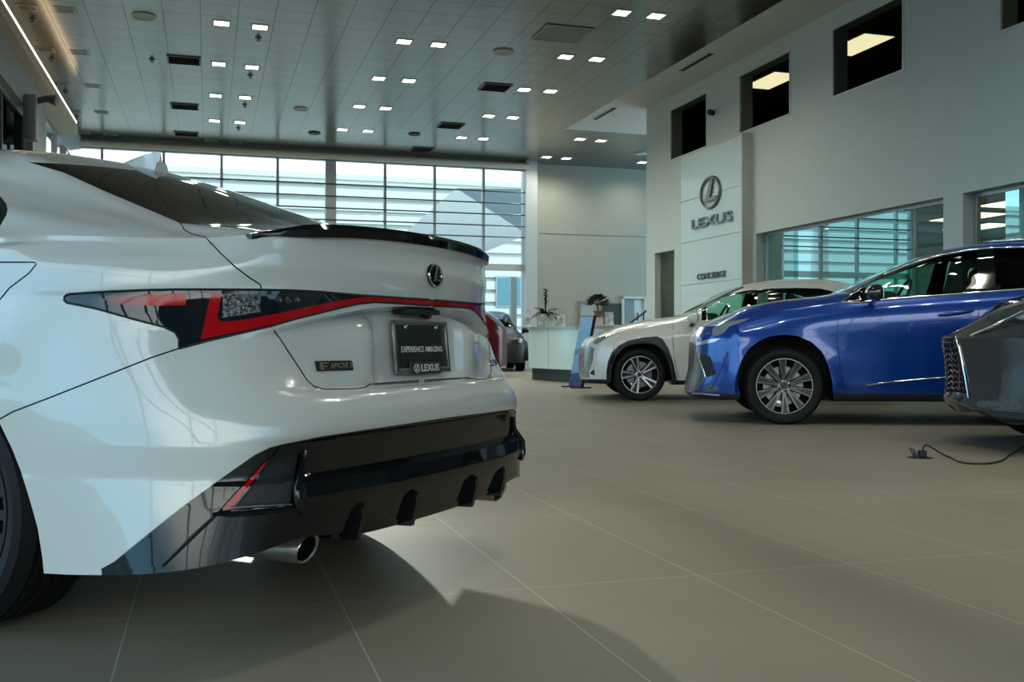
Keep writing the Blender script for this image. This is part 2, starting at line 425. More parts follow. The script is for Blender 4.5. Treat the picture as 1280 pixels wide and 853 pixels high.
    ys = [.64, .75, .93, 1.11, 1.3, 1.5, 1.9, 2.4, 2.75, 3.1, 3.35, 3.55, 3.73, 3.91, 4.1, 4.25, 4.40, 4.52, 4.58, 4.60]
    for y in ys:
        wf = 1.+.022*(math.sin(PI/2*min(1, (y-.535)/.395)) if y < .93 else .5+.5*math.cos(PI*min(1, (y-.93)/.65)))
        if y > 2.5: wf = 1+.018*math.exp(-((y-3.73)/.3)**2)
        if y > 4.1: wf *= math.sqrt(max(0., 1-((y-4.1)/.5)**2.4))
        if y > 4.595: wf = 0.
        belt = np.interp(y, [.6, 1.5, 2.4, 3.3, 3.75, 4.2, 4.6], [1.055, 1.05, 1.01, .965, .93, .86, .72])
        row = []
        for k in range(20):
            z = .20+(zs[k]-.20)*(belt-.20)/(1.055-.20) if k else .26
            w = abs(side[k])*wf-(.0 if k else .0)
            if k == 19: w = np.interp(y, [.56, .8, 1.3, 2.4, 4.0], [.81, .833, .845, .845, .835])*wf
            row.append((-w, y, z))
        tt = float(np.clip((y-.56)/.55, 0, 1)); tt = tt*tt*(3-2*tt)
        for k, d in ((15, .012), (16, .022), (17, .034), (18, .040), (19, .040)):
            w, yy, z = row[k]; row[k] = (w, yy+d*float(np.interp(y, [.56, 1.5], [1, 0])), z)
        r10 = [(.79, 1.086), (.765, 1.128), (.715, 1.2), (.66, 1.287), (.622, 1.345), (.50, 1.414), (0, 1.462)]
        ln = [float(np.interp(y, [.56, 1.1, 1.5, 1.9], [q, q*.5, q*.2, 0])) for q in (.12, .24, .48, .74, .91, 1.09, 1.34)]
        cz = np.interp(y, [1.9, 2.4, 2.75, 3.1, 3.34, 3.6, 4.1, 4.45, 4.6], [1.462, 1.452, 1.415, 1.26, 1.14, 1.02, .95, .84, .72])
        for (w1, z1), (w0, z0), l in zip(lat, r10, ln):
            w = lerp(w0, w1, tt); z = lerp(z0, z1, tt)
            zz = belt+(z-1.055)*(cz-belt)/(1.462-1.055)
            ww = np.interp(y, [2.75, 3.5], [w, .82*(w/.82)**.8])*wf
            row.append((-ww, min(y+l, 1.9) if y < 1.9 else y, zz))
        if y < 1.9: row[-1] = (0, 1.9, 1.462)
        G.append(row)
    return G
G = sedan_grid()
A = grid_surf(G, 5, 5, sharp_k={1, 2, 3, 4, 5, 9, 12, 13, 18, 19})
bm = BM(); grid_mesh(bm, A)
SK = Skin(SED, bm)
print('DLOPX', [tuple(round(v) for v in SED.proj(p)) for p in [(-.742, .99, 1.122), (-.80, 1.25, 1.10), (-.70, 1.25, 1.23), (-.655, 1.55, 1.325)]])
def px3(pts): return [SED.proj(p) for p in pts]
ARCH_W = [(20, 1200), (57, 760), (55, 717), (52.5, 694), (47, 660), (37.5, 626), (26, 589), (15, 561), (0, 530)]+px3([(-.9, .93+.385*math.cos(a), .334+.385*math.sin(a)) for a in np.linspace(2.0, -.5, 14)][::-1] and [(-.9, .93-.385*math.cos(a), .334+.385*math.sin(a)) for a in np.linspace(1.0, PI+.3, 16)]+[(-.9, 1.36, -.2), (-.9, .9, -.25)])
ARCH_F = px3([(-.9, 3.73-.385*math.cos(a), .334+.385*math.sin(a)) for a in np.linspace(-.6, PI+.6, 24)])
GLASS_PX = [(34.6, 202.6), (80, 205), (133, 209), (168, 213), (180, 205), (300, 215), (480, 292), (433, 292), (380, 291.5), (338, 290), (280, 284.5), (225, 279), (186, 262.4), (133, 240), (80, 216)]
LIGHT_TOP = [(80.5, 371.5), (83, 369), (88, 367.7), (130, 365), (177, 362.9), (224, 361.9), (271, 362), (327, 362.4), (360, 363), (400, 365), (448, 369), (533, 374.4), (586, 379), (607, 383), (660, 395)]
LIGHT_BOT = [(660, 405), (608, 390), (586, 386.5), (533, 382.2), (490, 379), (469, 378), (448, 380), (426, 385), (373, 398), (336.6, 408.6), (294, 418.5), (259, 426.7), (223.4, 436.5), (224, 424), (219, 416), (205, 409), (177, 402), (118.6, 385.7), (83.4, 378.7), (80, 375)]
RED_PX = [(264, 365.5), (277, 366.5), (271.5, 398), (277, 402.5), (305, 400), (341, 393.5), (386.5, 383.5), (426, 375.7), (453, 371.7), (469, 371), (533, 375.8), (586, 380.5), (640, 388), (640, 395), (607, 388), (586, 384.7), (533, 380.8), (493, 377.5), (469, 376.6), (453, 378.2), (426, 383.5), (386, 394), (341, 405.5), (294, 415.5), (251, 424.5)]
TRUNK_PX = [(226, 279.5), (230, 287), (240, 293), (257, 297), (275, 316), (293, 333), (310, 346), (325, 356), (327, 362), (328, 385), (338.5, 408), (352, 427), (375, 462), (384, 476), (392, 483), (405, 487), (440, 486.5), (455, 485), (463, 480.5), (490, 478.5), (530, 475.5), (600, 470), (700, 460), (700, 300), (500, 285), (433, 285), (338, 286), (260, 281)]
BUMP_PX = [(-40, 545), (-15, 531), (0, 524), (16, 515), (63, 497), (126.6, 472), (190, 447), (223, 436), (260, 420), (336, 405), (338.5, 408), (352, 427), (375, 462), (384, 476), (392, 483), (405, 487), (440, 486.5), (455, 485), (463, 480.5), (490, 478.5), (530, 475.5), (600, 470), (700, 460), (700, 800), (0, 800), (-40, 600)]
BLACK_PX = [(127, 712), (146, 701.4), (187.6, 667.6), (225, 637.6), (281.5, 596.3), (319, 570), (338, 560.7), (355, 556), (401, 546.7), (487.5, 534), (559, 523), (646, 512), (700, 504), (700, 800), (127, 800)]
REFL_PX = [(336, 574.5), (330, 583.5), (291, 634), (276.5, 638), (284, 629), (331, 578)]
VENT_PX = [(341, 576), (376, 566), (366, 629), (294, 633)]
DLO_PX = [(0, 283), (8, 269), (9.5, 262), (8, 255), (0, 245)][::-1]+px3([(-.80, 1.25, 1.10), (-.822, 1.9, 1.075), (-.828, 2.6, 1.035), (-.83, 3.2, 1.01), (-.74, 3.0, 1.12), (-.655, 2.68, 1.30), (-.645, 2.3, 1.335), (-.645, 1.9, 1.345), (-.655, 1.55, 1.325), (-.70, 1.25, 1.23)])
seams = BM(); lightseam = BM()
sm = [[(226, 279.5), (230, 287), (240, 293), (257, 297), (275, 316), (293, 333), (310, 346), (325, 356), (327, 362)], [(338.5, 408), (352, 427), (375, 462), (384, 476), (392, 483), (405, 487), (440, 486.5), (455, 485), (463, 480.5), (490, 478.5), (530, 475.5)],
      [(-15, 531), (0, 524), (16, 515), (63, 497), (126.6, 472), (190, 447), (223, 436)], [(-120, 331), (0, 328), (43, 328), (45.5, 330.5), (36, 342), (12, 360), (-2, 377), (-40, 410)]]
for L in sm: SK.seam(seams, L, .0020)
for L in (px3([(-.89, 1.33, .45), (-.89, 1.36, .8), (-.845, 1.28, 1.05)]), px3([(-.89, 2.2, .3), (-.885, 2.2, .8), (-.84, 2.22, 1.03)]), px3([(-.89, 3.25, .3), (-.885, 3.3, .8), (-.84, 3.2, .98)])): SK.seam(seams, L, .0022)
SK.panel(ARCH_W, lambda c: c.z < .75).free(); SK.panel(ARCH_F, lambda c: c.z < .75).free()
SK.seam(lightseam, LIGHT_TOP[:-1]+[(640, 391)], .0032, 4.); SK.seam(lightseam, [(640, 394)]+LIGHT_BOT[1:]+[LIGHT_TOP[0]], .0032, 4.)
SK.seam(seams, [(203, 707), (225, 686), (252, 660), (277, 636)], .006, 4.); SK.seam(seams, [(146, 701.4), (187.6, 667.6), (225, 637.6), (281.5, 596.3), (319, 570), (338, 560.7), (355, 556), (401, 546.7), (487.5, 534), (559, 523), (640, 513)], .0025, 5.)
glassb = SK.panel(GLASS_PX, lambda c: c.y > .15 and c.z > 1.05)
dlo = SK.panel(DLO_PX, lambda c: c.z > .95)
light = SK.panel(LIGHT_TOP+LIGHT_BOT)
trunk = SK.panel(TRUNK_PX, lambda c: c.y < .6)
bump = SK.panel(BUMP_PX, lambda c: c.y < .8)
def sub(bm0, poly, where=None):
    """cut an outline out of a panel already lifted"""
    k = Skin(SED, bm0); return k.panel(poly, where)
black = sub(bump, BLACK_PX)
blade = sub(black, [(127, 712), (146, 701.4), (187.6, 667.6), (225, 637.6), (281.5, 596.3), (319, 570), (338, 560.7), (350, 558), (342, 571), (331, 578), (284, 629), (276.5, 637), (240, 670), (204, 707)])
for v in blade.verts: v.co.x -= .006
refl = sub(black, REFL_PX); vent = sub(black, VENT_PX)
red = sub(light, RED_PX)
pinkish = sub(light, [(128, 374), (181, 368.5), (181, 382), (154, 381)]); red2 = sub(light, [(182.5, 368), (233.5, 367), (232, 382), (182.5, 382)])
clearl = sub(light, [(279, 367.5), (326, 368), (325, 390.5), (278, 397.5)])
ws = SK.lift([(-5000, -5000), (5000, -5000), (5000, 5000), (-5000, 5000)], lambda c: False)
wsf = [f for f in bm.faces if 2.74 < f.calc_center_median().y < 3.52 and f.calc_center_median().z > np.interp(f.calc_center_median().y, [2.7, 3.55], [1.15, 1.03]) and abs(f.calc_center_median().x) < .72]
for f in vent.verts: f.co += Vector((.003, .010, 0))
def sym(bm0, name, m, parent, sm_=35, centre=True):
    """a panel crossing the centre line is one mesh; side panels become a left and a right one"""
    if centre: add_mirror(bm0); return obj(name, bm0, m, parent, sm_, normals=False)
    b2 = mirror_bm(bm0); a = obj(name, bm0, m, parent, sm_, normals=False); b = obj(name, b2, m, parent, sm_, normals=False); return a, b
for f in wsf: f.material_index = 1
bm.normal_update(); bmesh.ops.delete(bm, geom=[f for f in bm.faces if f.normal.z < -.4 and f.calc_center_median().z < .3 and min(abs(f.calc_center_median().y-.93), abs(f.calc_center_median().y-3.73)) < .40], context='FACES')
sym(bm, 'body_shell', [PAINT_W, TINT], sedan)
o_glass = sym(glassb, 'rear_window', TINT, sedan)
sym(dlo, 'side_window', TINT, sedan, centre=False)
o_trunk = sym(trunk, 'trunk_lid', PAINT_W, sedan)
o_bump = sym(bump, 'rear_bumper', PAINT_W, sedan)
o_diff = sym(black, 'rear_diffuser', BLACK_G, sedan)
tag(o_diff, 'glossy black lower bumper and diffuser')
sym(refl, 'reflector', LAMP_R, sedan, centre=False); sym(vent, 'bumper_vent', BLACK_M, sedan, centre=False)
sym(blade, 'bumper_side_blade', BLACK_G, sedan, centre=False)
o_light = sym(light, 'tail_light', LAMP_D, sedan); tag(o_light, 'full width tail light with smoked lens')
for o in (sym(red, 'red_light_bar', LAMP_R, o_light),): pass
add_mirror(lightseam, False); split_obj('lens_surround', lightseam, SEAM, o_light)
sym(pinkish, 'side_marker_lens', LAMP_P, o_light, centre=False); sym(red2, 'side_marker', LAMP_R, o_light, centre=False); sym(clearl, 'reverse_lamp', CLEAR, o_light, centre=False)
add_mirror(seams, False); split_obj('panel_gap', seams, SEAM, sedan)
# dark core so that nothing shows through wheel arches and gaps
bm = BM(); core = [(-.52, .22), (-.62, .30), (-.62, .62), (-.5, .80), (.5, .80), (.62, .62), (.62, .30), (.52, .22)]
prism(bm, [(x, .12, z) for x, z in core], (0, 4.2, 0)); obj('underbody', bm, UNDER, sedan)
bm = BM()
for y in (.93, 3.73):
    for s in (-1, 1): lathe(bm, [(.395, -.14), (.395, .14)], 40, Matrix.Translation((s*.74, y, .334)) @ Matrix.Rotation(PI/2, 4, 'Y'))
bmesh.ops.delete(bm, geom=[v for v in bm.verts if v.co.z < .22], context='VERTS'); split_obj('wheel_arch_liner', bm, UNDER, sedan)
for y in (.93, 3.73):
    for s in (-1, 1): make_wheel(sedan, (s*.762, y, .334), s, .334, .262, .245, (10, .1, .10, .16, .011, .014), GREYM, GREYM)
# lip spoiler
def sweep(bm, path, sec):
    """sec(i) -> list of 3-D points; closed section loft"""
    R_ = [[bm.verts.new(p) for p in sec(i)] for i in range(len(path))]
    for a, b in zip(R_, R_[1:]):
        n = len(a)
        for k in range(n): bm.faces.new((a[k], a[(k+1) % n], b[(k+1) % n], b[k]))
    bm.faces.new(R_[0][::-1]); bm.faces.new(R_[-1])
sp = spline([(-.625, .10, 1.052), (-.57, .066, 1.060), (-.45, .012, 1.071), (-.275, -.022, 1.079), (0, -.042, 1.082), (.275, -.022, 1.079), (.45, .012, 1.071), (.57, .066, 1.060), (.625, .10, 1.052)], 6)
bm = BM()
def spsec(i):
    x, y, z = sp[i]; e = max(.08, min(1, (1-abs(x)/.63)*5)) ; h = .016*e
    return [(x, y-.030*e, z-.012*e-.004), (x, y-.034*e, z+.006*e), (x, y-.022*e, z+h*1.2), (x, y+.03, z+h), (x, y+.10, z+.010), (x, y+.10, z-.004), (x, y, z-.012)]
sweep(bm, sp, spsec); obj('lip_spoiler', bm, BLACK_G, sedan, 40)
# shark fin aerial
bm = BM(); fp = [(1.26, 1.412, .030), (1.20, 1.430, .020), (1.12, 1.446, .013), (1.065, 1.450, .008), (1.045, 1.445, .007), (1.04, 1.385, .022)]
L_ = []
for s in (-1, 1):
    for y, z, w in fp: pass
base = 1.385
rows = []
for y, z, w in fp:
    rows.append([bm.verts.new(p) for p in ((-w-.012, y, base-.01), (-w, y, base+.025), (-w*.45, y, base+(z-base)*.7), (0, y, z), (w*.45, y, base+(z-base)*.7), (w, y, base+.025), (w+.012, y, base-.01))])
for a, b in zip(rows, rows[1:]):
    for k in range(6): bm.faces.new((a[k], a[k+1], b[k+1], b[k]))
bm.faces.new(rows[-1][::-1]); obj('shark_fin_aerial', bm, PAINT_W, sedan, 50)
# exhaust tips
for s in (-1, 1):
    bm = BM(); Mx = Matrix.Translation((s*.55, -.012, .248)) @ Matrix.Rotation(PI/2, 4, 'X') @ Matrix.Diagonal((1.08, 1., 1, 1))
    vs = lathe(bm, [(.036, -.42), (.040, -.1), (.0405, .004), (.0385, .008), (.033, .004), (.031, -.06), (.030, -.25)], 36, Mx)
    for v in vs:
        if v.co.y < .05: v.co.y += (.248-v.co.z)*.35
    t = obj('exhaust_tip', bm, STEEL, sedan, 40)
    bm = BM(); lathe(bm, [(0, -.12), (.032, -.12)], 24, Mx); obj('exhaust_bore', bm, UNDER, t)
# diffuser blades and lower lip
for s in (-1, 1):
    for xw in ((.18, .42) if True else ()):
        bm = BM(); y0 = -.105 if xw < .3 else -.085
        for dx, sh in ((-.009, 0), (.009, 0)): pass
        prism(bm, [(s*xw-.009, y0-.012, .350), (s*xw-.009, y0-.018, .32), (s*xw-.009, y0+.000, .252), (s*xw-.009, y0+.06, .25), (s*xw-.009, y0+.05, .35)], (.018, 0, 0))
        obj('diffuser_blade', bm, BLACK_G, sedan, 30)
bm = BM(); lp = spline([(-.47, -.02, .268), (-.3, -.045, .266), (0, -.058, .266), (.3, -.045, .266), (.47, -.02, .268)], 5)
sweep(bm, lp, lambda i: [(lp[i][0], lp[i][1]-.012, lp[i][2]-.012), (lp[i][0], lp[i][1]-.022, lp[i][2]+.012), (lp[i][0], lp[i][1]+.0, lp[i][2]+.02), (lp[i][0], lp[i][1]+.05, lp[i][2]-.005)]); obj('diffuser_lip', bm, BLACK_G, sedan, 40)
# bumper vent details: chrome strip, upright fin, boomerang strip
def hits(line, off): return [p for p in (SKB.hit(x, y, off) for x, y in line) if p is not None]
SKB = SK
for s in (1, -1):
    bm = BM(); tube(bm, [Vector((p.x*s, p.y, p.z)) for p in hits([(288, 634), (312, 632.5), (340, 631), (364, 630)], .004)], [.002, .0035, .0035, .002], 8); obj('chrome_strip', bm, CHROME, sedan, 40)
    bm = BM(); tube(bm, [Vector((p.x*s, p.y, p.z)) for p in hits([(381, 563), (376, 585), (370, 612), (372, 632), (378, 642)], .006)], [.006, .010, .012, .012, .006], 10); obj('bumper_fin', bm, BLACK_G, sedan, 40)
    bm = BM(); tube(bm, [Vector((p.x*s, p.y, p.z)) for p in hits([(266, 643), (290, 642), (320, 639.5), (350, 636), (366, 633)], .004)], [.004, .009, .010, .009, .005], 8); obj('vent_lower_lip', bm, BLACK_G, sedan, 40)
# emblem, badges, plate
SKT = SK
def emblem_bm(R_, M, tr=.11, dep=.006):
    """oval ring with a slanted L inside"""
    bm = BM(); n = 48; ax, ay = R_*1.0, R_*.86
    ring = []
    for i in range(n):
        a = 2*PI*i/n; c, s_ = math.cos(a), math.sin(a); q = R_*tr
        ring.append([(c*ax, s_*ay, 0), (c*(ax-q*.35), s_*(ay-q*.35), dep), (c*(ax-q), s_*(ay-q), dep), (c*(ax-q*1.2), s_*(ay-q*1.2), 0)])
    vv = [[bm.verts.new(p) for p in r] for r in ring]
    for i in range(n):
        a, b = vv[i], vv[(i+1) % n]
        for k in range(3): bm.faces.new((a[k], b[k], b[k+1], a[k+1]))
    r = R_
    pl = [(.17*r, .80*r), (.38*r, .77*r), (.02*r, -.26*r), (.70*r, -.26*r), (.62*r, -.44*r), (-.50*r, -.44*r), (-.42*r, -.30*r)]
    prism(bm, [(x, y, 0) for x, y in pl], (0, 0, dep)); bmesh.ops.transform(bm, matrix=M, verts=bm.verts[:]); return bm
def rear(x, z, off=0.):
    q = SK.bvh.ray_cast(Vector((-max(abs(x), .004), -.6, z)), Vector((0, 1, 0)))[0]; return Vector((x, q.y-off, z))
ec = rear(0, .979, .002); Me = frame(ec, (1, 0, 0), (0, .06, 1))
bm = BM(); lathe(bm, [(0, .004), (.036, .004), (.040, .0)], 40, Me @ Matrix.Diagonal((1, .9, 1, 1))); o = obj('emblem', bm, BLACK_G, sedan, 40)
Me = frame(Vector(ec)+Vector((0, -.005, 0)), (1, 0, 0), (0, .06, 1)); obj('emblem_mark', emblem_bm(.041, Me, .13, .004), CHROME, o, 30)
# F SPORT badge
b0, b1 = SKT.hit(393.5, 458, .003), SKT.hit(439, 457, .003); bc = (b0+b1)/2; bx = (b1-b0); bx.z = 0; bx.normalize()
Mb = frame(bc, bx, (0, -.05, 1)); W_ = (b1-b0).length
bm = BM(); h_ = .0135; s_ = .004
prism(bm, [Mb @ Vector(q) for q in ((-W_/2-s_, h_, 0), (W_/2-s_, h_, 0), (W_/2+s_, -h_, 0), (-W_/2+s_, -h_, 0))], Mb.to_3x3() @ Vector((0, 0, .003))); bo = obj('sport_badge', bm, mat('dark badge', (.05, .05, .045), .3, .6), sedan)
prism_pts = [(-W_*.43, h_*.75), (-W_*.16, h_*.75), (-W_*.19, h_*.45), (-W_*.34, h_*.45), (-W_*.33, h_*.1), (-W_*.20, h_*.1), (-W_*.22, -h_*.2), (-W_*.31, -h_*.2), (-W_*.29, -h_*.75), (-W_*.38, -h_*.75)]
bm = BM(); prism(bm, [Mb @ Vector((x, y, .003)) for x, y in prism_pts], Mb.to_3x3() @ Vector((0, 0, .001))); join(bm, text_bm('SPORT', .020, .0006, Mb @ Matrix.Translation((W_*.18, 0, .0035)), .25, .0004, 1.3)); obj('badge_lettering', bm, CHROME, bo)
# model badge on the right of the lid
if True:
    ra, rb = rear(.60, .70), rear(.53, .70); Mr = frame((ra+rb)/2-Vector((0, .004, 0)), ra-rb, (0, 0, 1))
    bm = text_bm('IS350', .034, .0015, Mr, .2, .0006, 1.25); join(bm, text_bm('AWD', .017, .0015, Mr @ Matrix.Translation((.03, -.028, 0)), .2, .0004, 1.2)); obj('model_badge', bm, CHROME, sedan)
# licence plate and frame
pc = rear(0, .762, .014)
Mp = frame(pc, (1, 0, 0), (0, .10, 1))
plate_b = BM(); box(plate_b, (0, 0, 0), (.300, .150, .004)); bmesh.ops.transform(plate_b, matrix=Mp, verts=plate_b.verts[:])
po = obj('licence_plate', plate_b, mat('black plate', (.012, .014, .016), .35), sedan)
bm = BM()
for c, s3 in (((0, .072, .004), (.318, .014, .010)), ((0, -.072, .004), (.318, .018, .010)), ((-.152, 0, .004), (.014, .16, .010)), ((.152, 0, .004), (.014, .16, .010))): box(bm, c, s3, 0, .003)
bmesh.ops.transform(bm, matrix=Mp, verts=bm.verts[:]); obj('plate_frame', bm, mat('satin plate frame', (.30, .30, .28), .25, .9), po, 30)
bm = BM()
box(bm, (0, -.066, .010), (.175, .036, .006), 0, .002); bmesh.ops.transform(bm, matrix=Mp, verts=bm.verts[:]); obj('plate_name_tab', bm, mat('dark plate tab', (.03, .032, .034), .35), po)
obj('plate_lettering', text_bm('EXPERIENCE AMAZING', .0245, .0004, Mp @ Matrix.Translation((.004, -.008, .003)), 0, .0001, .96), mat('white print', (.75, .75, .72), .5), po)
bm = text_bm('LEXUS', .030, .0006, Mp @ Matrix.Translation((.022, -.066, .014)), 0, .0006, 1.25); join(bm, emblem_bm(.016, Mp @ Matrix.Translation((-.055, -.066, .0135)), .16, .0015)); obj('tab_lettering', bm, mat('silver print', (.55, .55, .52), .4), po)
for s in (-1, 1):
    bm = BM(); lathe(bm, [(0, .014), (.006, .013), (.008, .006)], 14, Mp @ Matrix.Translation((s*.089, .060, 0))); obj('plate_bolt', bm, CHROME, po, 40)
# reversing camera and release under the light bar
bm = BM(); box(bm, (-.03, -.028, .868), (.20, .05, .016), 0, .006); lathe(bm, [(0, .012), (.010, .010), (.014, 0), (.014, -.02)], 14, Matrix.Translation((.02, -.035, .86)) @ Matrix.Rotation(PI*.62, 4, 'X')); obj('boot_release', bm, BLACK_M, sedan, 40)
for i, (x, y) in enumerate(((348.7, 375), (360.4, 375), (371.3, 375))):
    for s in (1, -1):
        q = SK.bvh.ray_cast(Vector(SED.c), Vector(SED.ray(x, y)).normalized())
        if q[0]:
            n = q[1] if q[1].y < 0 else -q[1]
            bm = BM(); lathe(bm, [(.0085, 0), (.008, .0015), (.0065, .0015), (.0055, .0003), (.003, .0003), (.002, .002), (0, .0022)], 16, frame((s*q[0].x, q[0].y, q[0].z), (n.cross(Vector((0, 0, 1))).x*-1*1, s*n.cross(Vector((0, 0, 1))).y*-1, 0), (0, 0, 1))); obj('lamp_diode', bm, CLEAR, o_light, 40)
# ------------------------------------------------------------------ crossovers: half skin lofted around nose, flank, roof and tail
def suv_grid(p):
    """stations run from the middle of the nose round the corner and along the flank to the tail; knots run from the underside to the centre line of bonnet or roof"""
    G = []; H = p['hood']; R_ = p['roof']; ys = p['ws']
    hy, hz = [a for a, b in H][::-1], [b for a, b in H][::-1]
    ry, rz = [a for a, b in R_][::-1], [b for a, b in R_][::-1]
    pole = (0, p['pole'], float(np.interp(p['pole'], hy, hz))+.027)
    for w, y in p['plan']:
        f = w/p['plan'][-1][0]
        row = []
        for k in range(7):
            row.append((-w*(p['kw'][k] if k else .7), y+p['dy'][k]*(1-f**3)-(.25 if k == 0 else 0), p['zk'][k]+(p.get('chin', 0)*max(0, 1-f/.6) if k < 3 else 0)))
        e = row[-1]; zc = float(np.interp(p['plan'][-1][1], [q[0] for q in p['belt']][::-1], [q[1] for q in p['belt']][::-1]))
        e = row[-1] = (e[0], e[1], e[2]+(zc-e[2])*f**3)
        for t in (.25, .5, .75):
            x = e[0]*(1-t); yy = e[1]+(pole[1]-e[1])*t
            row.append((x, yy, float(np.interp(yy, hy, hz))+.027*(1-(x/.66)**2)))
        row.append(pole); G.append(row)
    for y in p['ys']:
        cab = y < p['cowl']
        ws = ys*float(np.interp(y, [p['tail'], p['tail']+.04, p['tail']+.15, p['tail']+.45, p['tail']+1.0, 0, .4], [0, .55, .80, .92, .975, 1, 1])) if y < -1 else ys
        zb = float(np.interp(y, [q[0] for q in p['belt']][::-1], [q[1] for q in p['belt']][::-1]))
        zr = float(np.interp(y, ry, rz)) if cab else float(np.interp(y, hy, hz))
        wk = ws/ys
        t = float(np.clip((y-p['tail'])/.35, 0, 1)); 
        row = [(-.6*wk, y, .26), (-(ws-.035*wk), y, p['sill']), (-ws, y, p['sill']+.11), (-(ws+.004), y, .50), (-ws, y, .70), (-(ws-.012*wk), y, zb-.10), (-(ws-p['sh'])*1.0 if wk > .5 else -ws*.95, y, zb)]
        if not cab:
            row += [(-.64*wk, y, zr), (-.45*wk, y, zr+.018), (-.22*wk, y, zr+.025), (0, y, zr+.027)]
        else:
            g = float(np.clip((p['cowl']-y)/.45, 0, 1))
            w8 = (.76-.09*g); w9 = (.60-.05*g)
            z8 = zb+(zr-zb)*(.62+.22*g)
            row += [(-(ys-p['sh']-.015+(w8-(ys-p['sh']-.015))*.5)*wk, y, zb+(z8-zb)*.52), (-w8*wk, y, z8), (-w9*wk, y, zr), (0, y, zr+.03)]
        if y == p['ys'][0]: pass
        if wk == 0: row = [(0, y, r[2]) for r in row]
        G.append(row)
    # keep the bonnet centre line behind the nose pole
    for r in G:
        if r[-1][1] > p['pole']: r[-1] = pole
    return G
def build_suv(P, name, label, prm, paint, cuts, loc=None):
    t = thing(name, label, 'car', (P.o[0], P.o[1], 0), P.rz)
    A = grid_surf(suv_grid(prm), 5, 5, sharp_k=prm.get('sharp', ()))
    # flared wheel arches
    for yc in (0., prm['rear']):
        r = np.hypot(A[..., 1]-yc, A[..., 2]-prm['R']); side = (np.abs(A[..., 0]) > .66) & (A[..., 2] < prm['zk'][6])
        A[..., 0] -= np.where(side, prm['flare']*np.exp(-((r-prm['AR'])/.085)**2), 0)
    bm = BM(); grid_mesh(bm, A[::-1]); K = Skin(P, bm); K.t = t; K.paint = paint; K.prm = prm
    # rear arch (a circle in the car's own axes)
    circ = [P.proj((-prm['ws'], prm['rear']+prm['AR']*math.cos(a), prm['R']+prm['AR']*math.sin(a))) for a in np.linspace(-.5, PI+.5, 26)]
    K.panel(circ).free(); bm.normal_update()
    bmesh.ops.delete(bm, geom=[f for f in bm.faces if f.normal.z < -.4 and f.calc_center_median().z < .34 and min(abs(f.calc_center_median().y), abs(f.calc_center_median().y-prm['rear'])) < prm['AR']], context='FACES')
    return K
def finish_suv(K, tyre, style, rim, mrim, mspoke, pocket=None, tyw=.225, track=None, liner=True):
    prm, t = K.prm, K.t; R = prm['R']
    track = track or prm['ws']-tyw/2-.02
    for y in (0., prm['rear']):
        for s in (-1, 1): make_wheel(t, (s*track, y, R), s, R, tyw, rim, style, mrim, mspoke, SILVER, pocket)
    bm = BM(); L = prm['tail']; prism(bm, [(x, L+.25, z) for x, z in ((-.50, .24), (-.62, .34), (-.62, .66), (.62, .66), (.62, .34), (.50, .24))], (0, -L+.15, 0)); obj('underbody', bm, UNDER, t)
    for s in (-1, 1):
        for y in (0., prm['rear']):
            zt = float(np.interp(.43, [a for a, b in prm['hood']][::-1], [b for a, b in prm['hood']][::-1]))-.09; bm = BM(); box(bm, (s*.56, y, (zt+.24)/2), (.02, .86, zt-.24)); obj('inner_wing', bm, UNDER, t)
    bm = BM()
    for y in (0., prm['rear']):
        for s in (-1, 1): lathe(bm, [(prm['AR']+.03, -.2), (prm['AR']+.03, .12)], 40, Matrix.Translation((s*.74, y, R)) @ Matrix.Rotation(PI/2, 4, 'Y'))
    bmesh.ops.delete(bm, geom=[v for v in bm.verts if v.co.z < .24], context='VERTS'); split_obj('wheel_arch_liner', bm, UNDER, t)
def seat_bm(w, lean=.25):
    bm = BM(); A = []
    prof = [(.28, .0), (.30, .10), (.0, .12), (-.22, .10), (-.30, .30), (-.40, .62), (-.43, .66), (-.50, .62), (-.40, .25), (-.34, .0)]
    n = 7
    rows = []
    for i in range(n):
        x = (i/(n-1)-.5)*w; e = 1-abs(2*i/(n-1)-1)**6*.12
        rows.append([bm.verts.new((x, y*e, .32+(z*e))) for y, z in prof])
    for a, b in zip(rows, rows[1:]):
        for k in range(len(prof)): j = (k+1) % len(prof); bm.faces.new((a[k], a[j], b[j], b[k]))
    bm.faces.new(rows[0][::-1]); bm.faces.new(rows[-1]); return bm
def interior(t, fy, ry, z0=0., mtrim=None):
    lea = mat('dark seat leather', (.02, .02, .02), .5)
    for s in (-1, 1):
        o = obj('front_seat', seat_bm(.50), lea, t, 40, (s*.37, fy, z0+.12))
        bm = BM(); rows = lathe(bm, [(0, -.10), (.09, -.09), (.125, 0), (.09, .09), (0, .10)], 16, Matrix.Translation((0, -.47, 1.12)) @ Matrix.Rotation(PI/2, 4, 'Y') @ Matrix.Diagonal((.75, .45, 1, 1))); obj('head_rest', bm, lea, o, 40)
    o = obj('rear_seat', seat_bm(1.25), lea, t, 40, (0, ry, z0+.14))
    bm = BM(); box(bm, (0, fy+.72, z0+.92), (1.42, .35, .22), 0, .06); obj('dashboard', bm, lea, t, 40)
    bm = BM(); n = 28; M = Matrix.Translation((-.37, fy+.44, z0+.98)) @ Matrix.Rotation(-1.15, 4, 'X')
    tube(bm, [M @ Vector((math.cos(2*PI*i/n)*.18, math.sin(2*PI*i/n)*.18, 0)) for i in range(n+1)], .015, 8, caps=False); tube(bm, [M @ Vector((-.17, 0, 0)), M @ Vector((.17, 0, 0))], .02, 6); tube(bm, [M @ Vector((0, 0, 0)), M @ Vector((0, 0, -.25))], .03, 8)
    obj('steering_wheel', bm, lea, t, 40)
